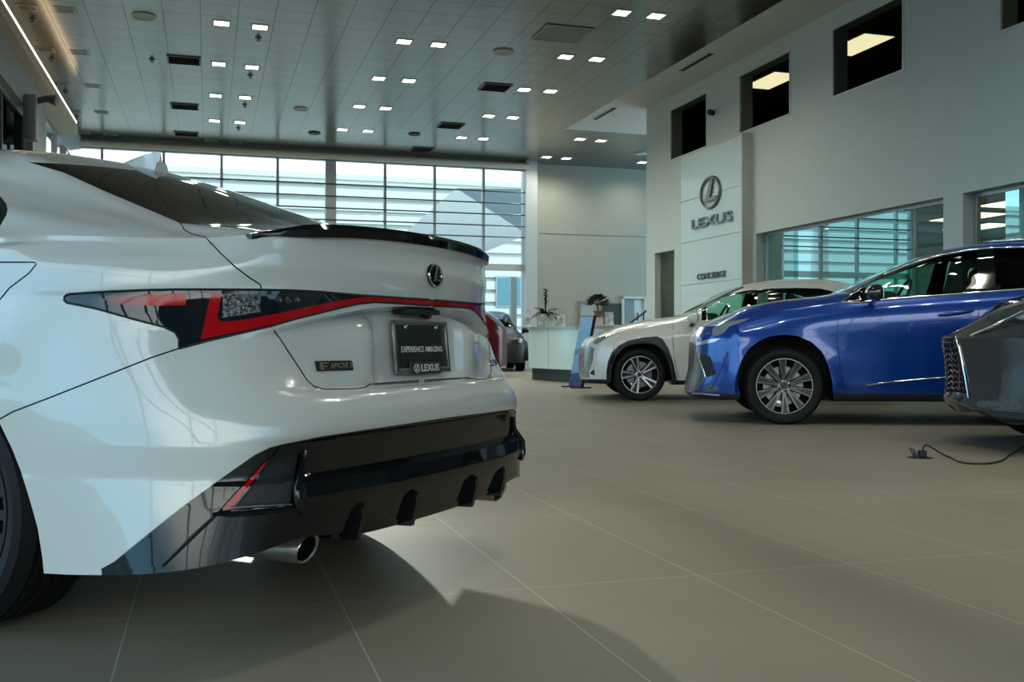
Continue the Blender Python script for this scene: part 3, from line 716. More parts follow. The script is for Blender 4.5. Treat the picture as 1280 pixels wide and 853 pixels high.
def mirror_part(t, bm, name, m, sm_=40, smx=True):
    b2 = mirror_bm(bm); a = obj(name, bm, m, t, sm_, normals=False); b = obj(name, b2, m, t, sm_, normals=False); return a, b
def door_mirror(t, c, cover, cap, s=1.):
    """wing mirror with a cap, a lower housing and an arm; c is the housing centre on the left side"""
    for sd in (1, -1):
        def Q(x, y, z): return Vector(((c[0]+x)*sd, c[1]+y, c[2]+z))
        bm = BM(); rows = []
        for i, (x, sc) in enumerate(((-.115, .35), (-.105, .7), (-.07, .95), (0, 1.), (.06, .92), (.10, .75))):
            rows.append([bm.verts.new(Q(x*s, (.075*math.cos(a)*sc*(1.3 if math.cos(a) > 0 else .45))*s, .075*math.sin(a)*sc*s)) for a in np.linspace(0, 2*PI, 15)[:-1]])
        for a, b in zip(rows, rows[1:]):
            for k in range(14): bm.faces.new((a[k], a[(k+1) % 14], b[(k+1) % 14], b[k]))
        bm.faces.new(rows[0][::-1]); bm.faces.new(rows[-1]); o = obj('door_mirror', bm, cover, t, 40)
        bm = BM(); box(bm, Q(.0, -.038*s, .0), (.17*s, .006, .10*s), 0, .002); obj('mirror_glass', bm, CHROME, o)
        bm = BM(); tube(bm, [Q(.02, .01, -.06*s), Q(.09*s, .015, -.085*s), Q(.20*s, .02, -.10*s)], [.03*s, .028*s, .03*s], 10, flat=(1, .7)); obj('mirror_arm', bm, cap, o, 40)
def door_handle(K, px0, px1, m, r=.016):
    a, b = K.hit(*px0, .016), K.hit(*px1, .016)
    if a is None or b is None: return
    pts = [a.lerp(b, q)+Vector((-.014*math.sin(PI*q), 0, 0)) for q in np.linspace(0, 1, 9)]
    for s in (1, -1):
        bm = BM(); tube(bm, [Vector((p.x*s, p.y, p.z)) for p in pts], [r*.5, r*.85, r, r*1.05, r*1.05, r*1.05, r, r*.85, r*.5], 10); o = obj('door_handle', bm, m, K.t, 50)
def strip(K, line, r, off, name, m, both=True, step=5.):
    pts = []
    for a, b in zip(line, line[1:]):
        k = max(1, int(math.hypot(b[0]-a[0], b[1]-a[1])/step))
        pts += [K.hit(a[0]+(b[0]-a[0])*i/k, a[1]+(b[1]-a[1])*i/k, off) for i in range(k)]
    pts = [p for p in pts+[K.hit(*line[-1], off)] if p is not None]
    if len(pts) < 2: return
    for s in ((1, -1) if both else (1,)):
        bm = BM(); tube(bm, [Vector((p.x*s, p.y, p.z)) for p in pts], r, 8); obj(name, bm, m, K.t, 50)
GREEN_GLASS = glass('green tinted car glass', (.55, .80, .68), .0)
DARK_GLASS = glass('privacy car glass', (.05, .055, .055), .03)
SCREEN_GLASS = glass('car windscreen glass', (.45, .58, .52), .03)
BIG = [(-9000, -9000), (9000, -9000), (9000, 9000), (-9000, 9000)]
def lift3(K, cond):
    """lift skin faces by their place on the car (for panels the camera does not see)"""
    fs = [f for f in K.bm.faces if cond(f.calc_center_median())]
    nb = BM(); vm = {}
    for f in fs:
        for v in f.verts:
            if v not in vm: vm[v] = nb.verts.new(v.co)
        nb.faces.new([vm[v] for v in f.verts])
    bmesh.ops.delete(K.bm, geom=fs, context='FACES'); return nb
def screens(K, y0, y1, ty0, ty1):
    """windscreen and rear screen: the middle of the roof strip between bonnet and roof, roof and tail"""
    prm = K.prm
    def zlim(y): return float(np.interp(y, [q[0] for q in prm['belt']][::-1], [q[1] for q in prm['belt']][::-1]))+.03
    a = lift3(K, lambda c: y1 < c.y < y0 and abs(c.x) < .60-.08*(y0-c.y)/(y0-y1) and c.z > zlim(c.y)); add_mirror(a); obj('windscreen', a, SCREEN_GLASS, K.t, 40, normals=False)
    b = lift3(K, lambda c: ty1 < c.y < ty0 and abs(c.x) < .52 and c.z > zlim(c.y)); add_mirror(b); obj('rear_screen', b, DARK_GLASS, K.t, 40, normals=False)
def seg3(P, pts): return [P.proj(p) for p in pts]
def pose_at(px, Z, deg, half):
    th = math.radians(deg); f = np.array([-math.cos(th), math.sin(th)]); ex = np.array([f[1], -f[0]])
    return Pose(np.array([(px-640)/FPX*Z, Z])+half*ex, f)
# ------------------------------------------------------------------ the blue crossover
BLUE = mat('deep blue pearl paint', (.003, .050, .30), .25, .3, 1., .5)
PB = pose_at(981, 9.24, 7, .91)
prmB = dict(ws=.915, sh=.075, R=.36, AR=.425, flare=.022, rear=-2.66, cowl=-.60, tail=-3.72, pole=.12, sill=.235,
    plan=[(0, .80), (.22, .805), (.40, .80), (.55, .785), (.68, .735), (.78, .655), (.845, .56), (.885, .47)],
    kw=[.7, .97, .99, 1, 1, .985, .93], dy=[0, .05, .055, .02, .01, .0, -.05], zk=[.26, .245, .33, .48, .66, .80, .905],
    hood=[(.75, .905), (.53, 1.000), (.29, 1.098), (-.04, 1.160), (-.41, 1.197), (-.62, 1.235)],
    roof=[(-.60, 1.235), (-.75, 1.30), (-.95, 1.393), (-1.32, 1.548), (-1.54, 1.628), (-1.97, 1.692), (-2.27, 1.728), (-2.8, 1.72), (-3.3, 1.64), (-3.55, 1.45), (-3.72, 1.15)],
    belt=[(.5, .925), (.29, .98), (0, 1.055), (-.35, 1.115), (-.6, 1.150), (-1.2, 1.195), (-1.8, 1.235), (-2.4, 1.275), (-3.2, 1.33), (-3.72, 1.05)],
    ys=[.42, .34, .2, 0, -.2, -.4, -.58, -.68, -.85, -1.05, -1.3, -1.6, -1.95, -2.3, -2.66, -3.0, -3.3, -3.55, -3.66, -3.705, -3.72], sharp={6})
KB = build_suv(PB, 'crossover', 'blue crossover on the right, pointing left, with its front wheel showing', prmB, BLUE, None)
ARCH_B = [(926, 600), (925, 494), (921.5, 480), (922.5, 465), (927, 450), (936, 436.5), (948, 427), (963, 420.5), (980, 418.5), (998, 420.5), (1014, 427.5), (1027, 439), (1035, 455), (1040, 475), (1042, 497), (1042, 600)]
DLO_TOP = [(1051.5, 378), (1077.5, 360.3), (1102, 344.8), (1133.8, 331.6), (1171, 320.4), (1208.8, 313.3), (1238.8, 310.2), (1280, 309.2)]
DLO_B = DLO_TOP+seg3(PB, [(-.66, -2.6, 1.66), (-.70, -3.05, 1.60), (-.80, -3.25, 1.38), (-.84, -2.75, 1.315)])+[(1280, 361.5), (1223.8, 365.6), (1152.5, 370.8), (1102, 375), (1075.6, 378.2)]
sb = BM()
for L in ([(1048.5, 380), (1047, 395), (1047, 430), (1050.5, 460), (1057, 492)], [(1224, 366), (1223, 400), (1221.5, 440), (1219, 470), (1217, 492)], [(1040, 378), (1010, 381.5), (975, 386), (940, 393), (912, 400)], [(888, 488), (898, 470), (905, 452), (910, 440)]): KB.seam(sb, L, .003)
for L in (seg3(PB, [(-.9, -2.1, .95), (-.9, -2.2, .5)]), seg3(PB, [(-.9, -3.1, .9), (-.9, -3.12, 1.3)])): KB.seam(sb, L, .003)
strip(KB, DLO_TOP, .008, .004, 'window_chrome', CHROME); strip(KB, [(1051.5, 378), (1075.6, 378.2), (1102, 375), (1152.5, 370.8), (1223.8, 365.6), (1280, 361.5)]+seg3(PB, [(-.84, -2.75, 1.315), (-.80, -3.25, 1.38)]), .009, .003, 'window_chrome', CHROME)
strip(KB, [(1083, 481.5), (1120, 477), (1160, 473.5), (1190, 471)]+seg3(PB, [(-.92, -2.1, .36)]), .007, .002, 'door_moulding', CHROME)
strip(KB, [(1128, 322.5), (1160, 316), (1200, 308), (1240, 303.5), (1280, 301)]+seg3(PB, [(-.6, -2.9, 1.70), (-.6, -3.2, 1.66)]), .014, .012, 'roof_rail', SILVER)
KB.panel(ARCH_B).free()
g = KB.panel(DLO_B, lambda c: c.z > .9)
kk = Skin(PB, g)
pil = kk.panel([(1219.5, 380), (1223, 300), (1240, 300), (1247, 380)]); sail = kk.panel([(1045, 385), (1051.5, 378), (1079, 358), (1086, 362), (1103, 373), (1100, 380)])
rg = kk.panel(seg3(PB, [(-.8, -1.9, 1.0), (-.8, -1.9, 1.9), (-.8, -3.5, 1.9), (-.8, -3.5, 1.0)]))
mirror_part(KB.t, g, 'front_door_glass', GREEN_GLASS); mirror_part(KB.t, rg, 'rear_door_glass', DARK_GLASS); mirror_part(KB.t, pil, 'door_pillar', BLACK_G); mirror_part(KB.t, sail, 'sail_panel', BLACK_G)
screens(KB, -.64, -1.62, -3.25, -3.68)
HL = CLEAR
mirror_part(KB.t, KB.panel([(889.5, 420), (891, 410.5), (900, 405.5), (912, 402), (938, 397.5), (930, 402), (912, 408), (905, 416), (897, 420)]), 'headlight', mat('headlight glass', (.30, .33, .35), .08, .3, 1.))
mirror_part(KB.t, KB.panel([(868, 432), (869, 428.5), (885, 424.5), (901, 423), (893, 427.5), (878, 431)]), 'running_light', mat('running light silver', (.55, .6, .65), .2, .6, 1.))
mirror_part(KB.t, KB.panel([(873, 442), (888, 446), (895.5, 468), (882.5, 472.5)]), 'bumper_vent', mat('black mesh', (.01, .01, .01), .35, bump=.8, nscale=120))
strip(KB, [(873, 442), (878, 458), (882.5, 472.5)], .006, .004, 'vent_trim', CHROME)
mirror_part(KB.t, KB.panel([(879, 488), (880, 483.5), (890, 481), (897, 483), (898, 487.5), (890, 489)]), 'fog_lamp', CLEAR)
gr = KB.panel([(855, 425), (867, 432), (872, 441), (880.5, 472.5), (874, 486), (855, 490)]); add_mirror(gr); obj('grille', gr, mat('dark chrome grille', (.18, .19, .20), .15, .9, bump=.5, nscale=60), KB.t, 40, normals=False)
low = KB.panel([(850, 489.5), (880, 490), (926, 493.5), (926, 520), (850, 520)]); add_mirror(low); obj('front_lip', low, BLACK_M, KB.t, 40, normals=False)
strip(KB, [(866, 492), (880, 492.5), (900, 494.5)], .010, .006, 'lip_trim', mat('satin silver trim', (.4, .4, .4), .3, .9))
sil = KB.panel([(1041, 492.5), (1120, 493), (1190, 493.5)]+seg3(PB, [(-.9, -2.2, .24), (-.9, -2.2, .1)])+[(1041, 560)]); mirror_part(KB.t, sil, 'sill_cladding', BLACK_M)
add_mirror(KB.bm); obj('body_shell', KB.bm, BLUE, KB.t, 40, normals=False)
add_mirror(sb, False); split_obj('panel_gap', sb, SEAM, KB.t)
finish_suv(KB, None, (10, .05, .03, .125, .008, .007), .262, mat('bright rim', (.28, .27, .265), .2, 1.), mat('bright spoke', (.13, .128, .125), .25, 1.), ((10, .05, None, None, .020, .030), mat('dark spoke web', (.05, .05, .052), .35, .8)))
interior(KB.t, -1.62, -2.55, .22)
m_ = PB.onx(1096, 366, -1.02); door_mirror(KB.t, m_, mat('black mirror cover', (.012, .013, .016), .1, 0, 1.), BLUE, 1.05)
door_handle(KB, (1173, 394), (1217, 388.5), BLUE, .022)
for s in (-1, 1):
    bm = BM(); q = PB.onx(1043, 478, -.905); box(bm, (s*.885, q[1]-.01, q[2]-.02), (.06, .012, .26), 0, .004); obj('mud_flap', bm, BLACK_M, KB.t)
q = KB.hit(1036, 370, .004)
# ------------------------------------------------------------------ the white crossover
WHITE2 = mat('warm white paint', (.76, .72, .64), .25, 0, 1., .5)
PW = pose_at(800, 12.94, 0, .89)
prmW = dict(ws=.895, sh=.085, R=.341, AR=.405, flare=.012, rear=-2.64, cowl=-.74, tail=-3.62, pole=.0, sill=.22,
    plan=[(0, .665), (.22, .675), (.40, .685), (.54, .675), (.67, .62), (.77, .53), (.83, .45), (.868, .36)],
    kw=[.7, .97, .99, 1, 1, .985, .93], dy=[0, .0, .02, .03, .02, -.01, -.08], zk=[.26, .235, .32, .45, .60, .72, .80],
    hood=[(.62, .80), (.43, .868), (.17, .970), (-.2, 1.046), (-.52, 1.092), (-.74, 1.135)],
    roof=[(-.74, 1.135), (-.89, 1.225), (-1.11, 1.352), (-1.4, 1.49), (-1.7, 1.562), (-2.02, 1.588), (-2.5, 1.592), (-2.87, 1.548), (-3.2, 1.42), (-3.45, 1.2), (-3.62, 1.0)],
    belt=[(.4, .83), (.17, .90), (-.1, .955), (-.4, 1.0), (-.74, 1.035), (-1.4, 1.08), (-2.0, 1.12), (-2.6, 1.16), (-3.2, 1.21), (-3.62, .95)],
    ys=[.32, .24, .1, -.05, -.2, -.4, -.6, -.72, -.82, -1.0, -1.2, -1.5, -1.9, -2.3, -2.64, -3.0, -3.25, -3.45, -3.56, -3.605, -3.62], sharp={6})
KW = build_suv(PW, 'crossover', 'white crossover pointing left beyond the blue one', prmW, WHITE2, None)
DT = [(877, 386.4), (894.4, 375), (911.6, 368), (932, 363.4), (963, 360.9), (997.5, 360), (1025, 360.8), (1039, 364), (1046, 367)]
DB = [(1050, 374), (1030, 386), (985, 391), (940, 396), (903, 399.5), (877, 401)]
sb = BM()
for L in ([(842, 405), (840.5, 420), (843, 450), (848, 474)], [(960, 391), (958, 420), (957, 460)], [(842, 404), (815, 407), (785, 413), (762, 421)]): KW.seam(sb, L, .0032)
strip(KW, DB[::-1], .008, .002, 'window_chrome', CHROME)
clad = KW.panel([(759, 474.5), (758.8, 460), (759.7, 452.6), (764.4, 441), (773.8, 432), (785, 426), (803.8, 422), (820.7, 420.7), (828, 423.5), (835.7, 435.7), (841.3, 452.6), (845, 469.5), (846, 475.5), (846, 500), (759, 500)])
kk = Skin(PW, clad); kk.panel([(763, 520), (763.5, 482.6), (764.4, 460), (770, 445), (781.3, 433.8), (796.3, 429.5), (811.3, 429.5), (820.7, 432), (829, 439.4), (835.7, 452.6), (839.4, 471), (840.4, 482.6), (841, 520)]).free()
mirror_part(KW.t, clad, 'wheel_arch_cladding', mat('grey arch cladding', (.030, .034, .038), .5))
low = KW.panel([(720, 474), (759, 474.5), (759, 520), (720, 520)]); add_mirror(low); obj('front_lip', low, BLACK_M, KW.t, 40, normals=False)
sil = KW.panel([(846, 475.5), (900, 476), (1000, 478)]+seg3(PW, [(-.9, -2.2, .30), (-.9, -2.2, .1)])+[(846, 520)]); mirror_part(KW.t, sil, 'sill_cladding', BLACK_M)
g = KW.panel(DT+DB); kk = Skin(PW, g)
pil = kk.panel([(955, 400), (963, 355), (979, 355), (979, 400)]); rg = kk.panel([(979, 355), (1060, 355), (1060, 400), (979, 400)]); qp = kk.panel([(870, 380), (884, 380), (881, 405), (870, 405)])
mirror_part(KW.t, g, 'front_door_glass', GREEN_GLASS); mirror_part(KW.t, rg, 'rear_door_glass', GREEN_GLASS); mirror_part(KW.t, pil, 'door_pillar', BLACK_G); mirror_part(KW.t, qp, 'sail_panel', BLACK_G)
screens(KW, -.78, -1.45, -3.0, -3.55)
mirror_part(KW.t, KW.panel([(740.5, 429), (749.4, 421), (763.5, 419), (756, 424.5), (746, 431)]), 'headlight', mat('headlight glass', (.30, .33, .35), .08, .3, 1.))
mirror_part(KW.t, KW.panel([(742.5, 461.5), (737, 467), (743.5, 470)]), 'bumper_vent', BLACK_M)
gr = KW.panel([(720, 432), (737, 433), (743, 436), (741, 452), (736, 466), (737, 472), (720, 473)]); add_mirror(gr); obj('grille', gr, mat('silver grille', (.40, .42, .42), .2, .8, bump=.7, nscale=45), KW.t, 40, normals=False)
add_mirror(KW.bm); obj('body_shell', KW.bm, WHITE2, KW.t, 40, normals=False); add_mirror(sb, False); split_obj('panel_gap', sb, SEAM, KW.t)
finish_suv(KW, None, (5, PI/2, .14, .19, .011, .013), .245, mat('machined rim', (.55, .55, .55), .25, 1.), SILVER, ((5, PI/2, None, None, .030, .050), mat('grey spoke pocket', (.03, .035, .042), .35, .6)), track=.77)
interior(KW.t, -1.62, -2.5, .12)
m_ = PW.onx(868.5, 398, -1.0); door_mirror(KW.t, m_, WHITE2, BLACK_M, 1.0)
# ------------------------------------------------------------------ the grey crossover at the right edge and the two cars beyond the desk
GREY = mat('slate grey metallic paint', (.055, .062, .072), .16, .5, 1., .5)
PG = Pose((4.20, 7.30), (-.9925, .122))
prmG = dict(ws=.92, sh=.075, R=.36, AR=.43, flare=.02, rear=-2.70, cowl=-.55, tail=-3.75, pole=.12, sill=.23, chin=.13,
    plan=[(0, .96), (.20, .90), (.36, .835), (.52, .765), (.66, .69), (.77, .61), (.845, .53), (.89, .45)],
    kw=[.7, .93, .97, 1, 1, .99, .90], dy=[0, -.05, .03, .01, .01, .035, -.20], zk=[.26, .205, .25, .42, .62, .80, .925],
    hood=[(.80, .905), (.70, .945), (.5, 1.045), (.25, 1.12), (0, 1.15), (-.3, 1.165), (-.57, 1.18)],
    roof=[(-.55, 1.17), (-.75, 1.28), (-1.0, 1.42), (-1.35, 1.57), (-1.6, 1.63), (-2.0, 1.68), (-2.4, 1.69), (-2.9, 1.67), (-3.3, 1.58), (-3.6, 1.4), (-3.75, 1.15)],
    belt=[(.5, .93), (.25, .98), (0, 1.01), (-.35, 1.05), (-.6, 1.08), (-1.2, 1.12), (-1.8, 1.16), (-2.4, 1.20), (-3.2, 1.26), (-3.75, 1.05)],
    ys=[.42, .34, .2, 0, -.2, -.4, -.54, -.62, -.85, -1.05, -1.3, -1.6, -1.95, -2.3, -2.7, -3.0, -3.3, -3.55, -3.68, -3.735, -3.75], sharp={2, 5, 6})
KG = build_suv(PG, 'crossover', 'dark grey crossover cut off by the right edge, mesh grille nearest', prmG, GREY, None)
KG.panel(seg3(PG, [(-.92, prmG['AR']*math.cos(a), .36+prmG['AR']*math.sin(a)) for a in np.linspace(-.5, PI+.5, 26)])).free()
strip(KG, [(1196, 421), (1202, 445), (1207.5, 472), (1212, 498)], .009, .006, 'grille_frame', CHROME)
strip(KG, [(1188, 504), (1194.5, 513.4), (1209, 524), (1228, 529.5), (1252, 532), (1280, 534)], .009, .008, 'lip_trim', mat('satin silver trim', (.4, .4, .4), .3, .9))
strip(KG, [(1213, 420), (1240, 408.5), (1280, 389)], .006, .004, 'lamp_trim', CHROME)
GMESH = mat('black grille mesh', (.008, .008, .009), .7, 0, 0, .15)
def nose(x, z, off=.0):
    q = KG.bvh.ray_cast(Vector((-max(abs(x), .003), 2.5, z)), Vector((0, -1, 0)))[0]; return Vector((x, q.y+off, z)) if q else None
ge = [(p.z, abs(p.x)) for p in (KG.hit(x, y) for x, y in ((1196, 420.5), (1202, 445), (1207.5, 472), (1212, 498))) if p is not None][::-1]
def gw(z): return float(np.interp(z, [q[0] for q in ge], [max(.07, q[1]) for q in ge]))-.01
gr = lift3(KG, lambda c: .40 < c.z < ge[-1][0]+.005 and c.y > .5 and abs(c.x) < gw(c.z)); top_ = lift3(KG, lambda c: ge[-1][0]+.005 <= c.z < .93 and c.y > .60 and abs(c.x) < gw(9)-.04)
join(gr, top_); add_mirror(gr); obj('grille', gr, GMESH, KG.t, 40, normals=False)
bm = BM(); zs_ = np.linspace(.43, ge[-1][0]-.01, 10)
for i, z in enumerate(zs_):
    w_ = gw(z)-.012; pts = [nose(x, z+(.012 if k % 2 else -.006), .004) for k, x in enumerate(np.linspace(-w_, w_, 15))]; tube(bm, [p for p in pts if p], .007, 6)
for x in np.linspace(-.3, .3, 9):
    pts = [nose(x, z, .003) for z in np.linspace(.43, ge[-1][0]-.01, 8) if abs(x) < gw(z)-.01]; pts = [p for p in pts if p]
    if len(pts) > 1: tube(bm, pts, .004, 5)
obj('grille_lattice', bm, mat('grille bar', (.10, .105, .11), .22, .7), KG.t, 50)
hl_ = KG.panel([(1268, 397), (1276, 391), (1300, 383), (1300, 398), (1285, 401)]); mirror_part(KG.t, hl_, 'headlight_lens', CLEAR)
mirror_part(KG.t, KG.panel([(1211, 421), (1240, 408), (1280, 389), (1330, 366), (1330, 392), (1290, 403), (1262, 409), (1225, 419)]), 'headlight', LAMP_D)
mirror_part(KG.t, KG.panel([(1219, 504), (1226, 501), (1310, 501.5), (1310, 511), (1253, 511.5), (1222.5, 508.6)]), 'fog_lamp', CLEAR)
lw = KG.panel([(1209, 513.5), (1225, 512), (1310, 518), (1310, 532), (1245, 527.5), (1220, 519.5)]); mirror_part(KG.t, lw, 'lower_intake', BLACK_M)
g = KG.panel(seg3(PG, [(-.70, -.95, 1.12), (-.84, -1.3, 1.14), (-.84, -2.4, 1.21), (-.82, -3.1, 1.30), (-.70, -2.9, 1.55), (-.68, -2.2, 1.62), (-.68, -1.6, 1.58), (-.70, -1.25, 1.45)])); mirror_part(KG.t, g, 'door_glass', DARK_GLASS)
screens(KG, -.60, -1.6, -3.3, -3.7)
add_mirror(KG.bm); obj('body_shell', KG.bm, GREY, KG.t, 40, normals=False)
finish_suv(KG, None, (5, .05, .08, .14, .018, .024), .26, SILVER, SILVER)
interior(KG.t, -1.62, -2.55, .2)
# far cars: the white crossover again in other paints
def far_car(label, o, fwd, paint, inner=None):
    c = copy_tree(KW.t, None, {WHITE2: paint, MATS['silver grille']: BLACK_M, SCREEN_GLASS: DARK_GLASS, CHROME: BLACK_G}); P = Pose(o, fwd)
    c.location = (P.o[0], P.o[1], 0); c.rotation_euler = (0, 0, P.rz); c['label'] = label; return c
far_car('black crossover facing forward between the sedan and the reception desk', (-.56, 25.9), (.10, -1), mat('black car paint', (.008, .008, .009), .35, 0, .0, .25))
far_car('dark red crossover tail mostly hidden behind the white sedan', (-3.72, 22.6), (-1, .12), mat('dark red car paint', (.09, .004, .009), .22, .3, 0, .25))
# ------------------------------------------------------------------ room shell, laid out in room axes (x across to the right, y along the right wall, z up)
RZ = math.atan2(V[1], V[0])
def R2W(a, b, z): return Vector((a*V[0]+b*U[0], a*V[1]+b*U[1], z))
def W2R(p): return (p[0]*V[0]+p[1]*V[1], p[0]*U[0]+p[1]*U[1], p[2])
def px_on_b(px, py, b):
    d = pxdir(px, py); Y = b/(d[0]*U[0]+d[1]*U[1]); return W2R(CAM+d*Y)
def px_on_a(px, py, a):
    d = pxdir(px, py); Y = a/(d[0]*V[0]+d[1]*V[1]); return W2R(CAM+d*Y)
def px_on_z(px, py, z): return W2R(on_z(px, py, z))
def robj(name, bm, m, parent=None, **k):
    o = obj(name, bm, m, parent, **k)
    if parent is None: o.rotation_euler = (0, 0, RZ)
    return o
def rstruct(name, bm, m, **k):
    o = robj(name, bm, m, **k); o['kind'] = 'structure'; return o
def holes_wall(bm, axis, pos, th, u0, u1, z0, z1, holes):
    """slab with rectangular holes; axis 'a': plane at a=pos running along b; axis 'b': plane at b=pos running along a"""
    us = sorted({u0, u1, *[h[0] for h in holes], *[h[1] for h in holes]}); zs = sorted({z0, z1, *[h[2] for h in holes], *[h[3] for h in holes]})
    us = [q for q in us if u0 <= q <= u1]; zs = [q for q in zs if z0 <= q <= z1]
    def solid(u, z): return not any(h[0] < u < h[1] and h[2] < z < h[3] for h in holes)
    for i in range(len(zs)-1):
        run = None
        for j in range(len(us)):
            s = j < len(us)-1 and solid((us[j]+us[j+1])/2, (zs[i]+zs[i+1])/2)
            if s and run is None: run = us[j]
            if not s and run is not None:
                ua, ub = run, us[j]; c = (pos+th/2, (ua+ub)/2, (zs[i]+zs[i+1])/2) if axis == 'a' else ((ua+ub)/2, pos+th/2, (zs[i]+zs[i+1])/2)
                sz = (abs(th), ub-ua, zs[i+1]-zs[i]) if axis == 'a' else (ub-ua, abs(th), zs[i+1]-zs[i]); box(bm, c, sz); run = None
AW, BW, AL, ZC, BR = 9.855, 29.05, -3.25, 6.23, -10.0
WALL = mat('painted wall white', (.55, .60, .565), .6, noise=.02, nscale=3)
CREAM = mat('cream wall', (.37, .355, .285), .55, noise=.02, nscale=2)
GREYW = mat('grey clad wall', (.30, .33, .32), .5)
ALU = mat('anodised aluminium', (.42, .45, .46), .35, .7)
ALUW = mat('pale window frame', (.55, .57, .57), .4, .2)
# floor: large porcelain tiles with pale joints
def floor_mat():
    m = mat('porcelain floor tiles', (.22, .20, .165), .3, spec=.2); nt = m.node_tree; b = nt.nodes['Principled BSDF']
    tc = nt.nodes.new('ShaderNodeTexCoord'); mp = nt.nodes.new('ShaderNodeMapping'); br = nt.nodes.new('ShaderNodeTexBrick')
    mp.inputs['Location'].default_value = (-.377, -.59, 0)
    nt.links.new(tc.outputs['Object'], mp.inputs['Vector']); nt.links.new(mp.outputs['Vector'], br.inputs['Vector'])
    br.offset = 0; br.inputs['Scale'].default_value = 1; br.inputs['Brick Width'].default_value = .59; br.inputs['Row Height'].default_value = 1.2
    br.inputs['Mortar Size'].default_value = .0016; br.inputs['Mortar Smooth'].default_value = .1; br.inputs['Bias'].default_value = 0
    br.inputs['Color1'].default_value = (.25, .215, .16, 1); br.inputs['Color2'].default_value = (.24, .207, .155, 1); br.inputs['Mortar'].default_value = (.50, .46, .37, 1)
    n = nt.nodes.new('ShaderNodeTexNoise'); n.inputs['Scale'].default_value = 1.3; n.inputs['Detail'].default_value = 6; nt.links.new(tc.outputs['Object'], n.inputs['Vector'])
    mx = nt.nodes.new('ShaderNodeMixRGB'); mx.blend_type = 'MULTIPLY'; mx.inputs['Fac'].default_value = .35
    rp = nt.nodes.new('ShaderNodeValToRGB'); rp.color_ramp.elements[0].color = (.72, .72, .72, 1); rp.color_ramp.elements[1].color = (1.1, 1.1, 1.1, 1); rp.color_ramp.elements[0].position = .3; rp.color_ramp.elements[1].position = .7
    nt.links.new(n.outputs['Fac'], rp.inputs['Fac']); nt.links.new(br.outputs['Color'], mx.inputs[1]); nt.links.new(rp.outputs['Color'], mx.inputs[2]); nt.links.new(mx.outputs['Color'], b.inputs['Base Color'])
    n2 = nt.nodes.new('ShaderNodeTexNoise'); n2.inputs['Scale'].default_value = 3; nt.links.new(tc.outputs['Object'], n2.inputs['Vector'])
    r2 = nt.nodes.new('ShaderNodeMapRange'); r2.inputs['To Min'].default_value = .47; r2.inputs['To Max'].default_value = .51; nt.links.new(n2.outputs['Fac'], r2.inputs['Value']); nt.links.new(r2.outputs['Result'], b.inputs['Roughness'])
    return m
bm = BM(); box(bm, (4, 10, -.05), (22, 42, .1)); rstruct('floor', bm, floor_mat())
bm = BM(); box(bm, (4, 75, -.12), (160, 91, .1)); rstruct('ground', bm, mat('outside paving', (.44, .40, .34), .8, noise=.1, nscale=1))
bm = BM(); box(bm, (-50, 8, -.12), (89, 60, .1)); box(bm, (4, -46, -.12), (160, 71.8, .1)); rstruct('ground', bm, mat('outside asphalt', (.10, .105, .11), .9, noise=.1, nscale=1))
# ceiling: dark satin metal tiles
def ceil_mat():
    m = mat('satin metal ceiling tiles', (.10, .105, .105), .22, .85); nt = m.node_tree; b = nt.nodes['Principled BSDF']
    tc = nt.nodes.new('ShaderNodeTexCoord'); mp = nt.nodes.new('ShaderNodeMapping'); br = nt.nodes.new('ShaderNodeTexBrick'); mp.inputs['Location'].default_value = (.12, 0, 0)
    nt.links.new(tc.outputs['Object'], mp.inputs['Vector']); nt.links.new(mp.outputs['Vector'], br.inputs['Vector'])
    br.offset = 0; br.inputs['Scale'].default_value = 1; br.inputs['Brick Width'].default_value = .6; br.inputs['Row Height'].default_value = .6; br.inputs['Mortar Size'].default_value = .011; br.inputs['Mortar Smooth'].default_value = .3
    br.inputs['Color1'].default_value = (.22, .21, .18, 1); br.inputs['Color2'].default_value = (.21, .20, .17, 1); br.inputs['Mortar'].default_value = (.03, .03, .03, 1)
    nt.links.new(br.outputs['Color'], b.inputs['Base Color'])
    bp = nt.nodes.new('ShaderNodeBump'); bp.inputs['Strength'].default_value = .4; bp.inputs['Distance'].default_value = .02; wv = nt.nodes.new('ShaderNodeTexNoise'); wv.inputs['Scale'].default_value = 2.2
    nt.links.new(tc.outputs['Object'], wv.inputs['Vector'])
    bp.inputs['Strength'].default_value = .12; nt.links.new(wv.outputs['Fac'], bp.inputs['Height']); nt.links.new(bp.outputs['Normal'], b.inputs['Normal'])
    return m
ASOF, BSOF = 8.785, 24.1
bm = BM(); box(bm, ((ASOF-6.5)/2, (BW+BR)/2, ZC+.1), (ASOF+6.5, BW-BR, .2)); box(bm, ((ASOF+18)/2, (BW+BSOF)/2, ZC+.1), (18-ASOF, BW-BSOF, .2)); rstruct('ceiling', bm, ceil_mat())
bm = BM(); box(bm, ((ASOF+18)/2, (BSOF+BR)/2, ZC+.1), (18-ASOF, BSOF-BR, .2)); rstruct('trim_1', bm, mat('white plaster soffit', (.56, .57, .54), .6))
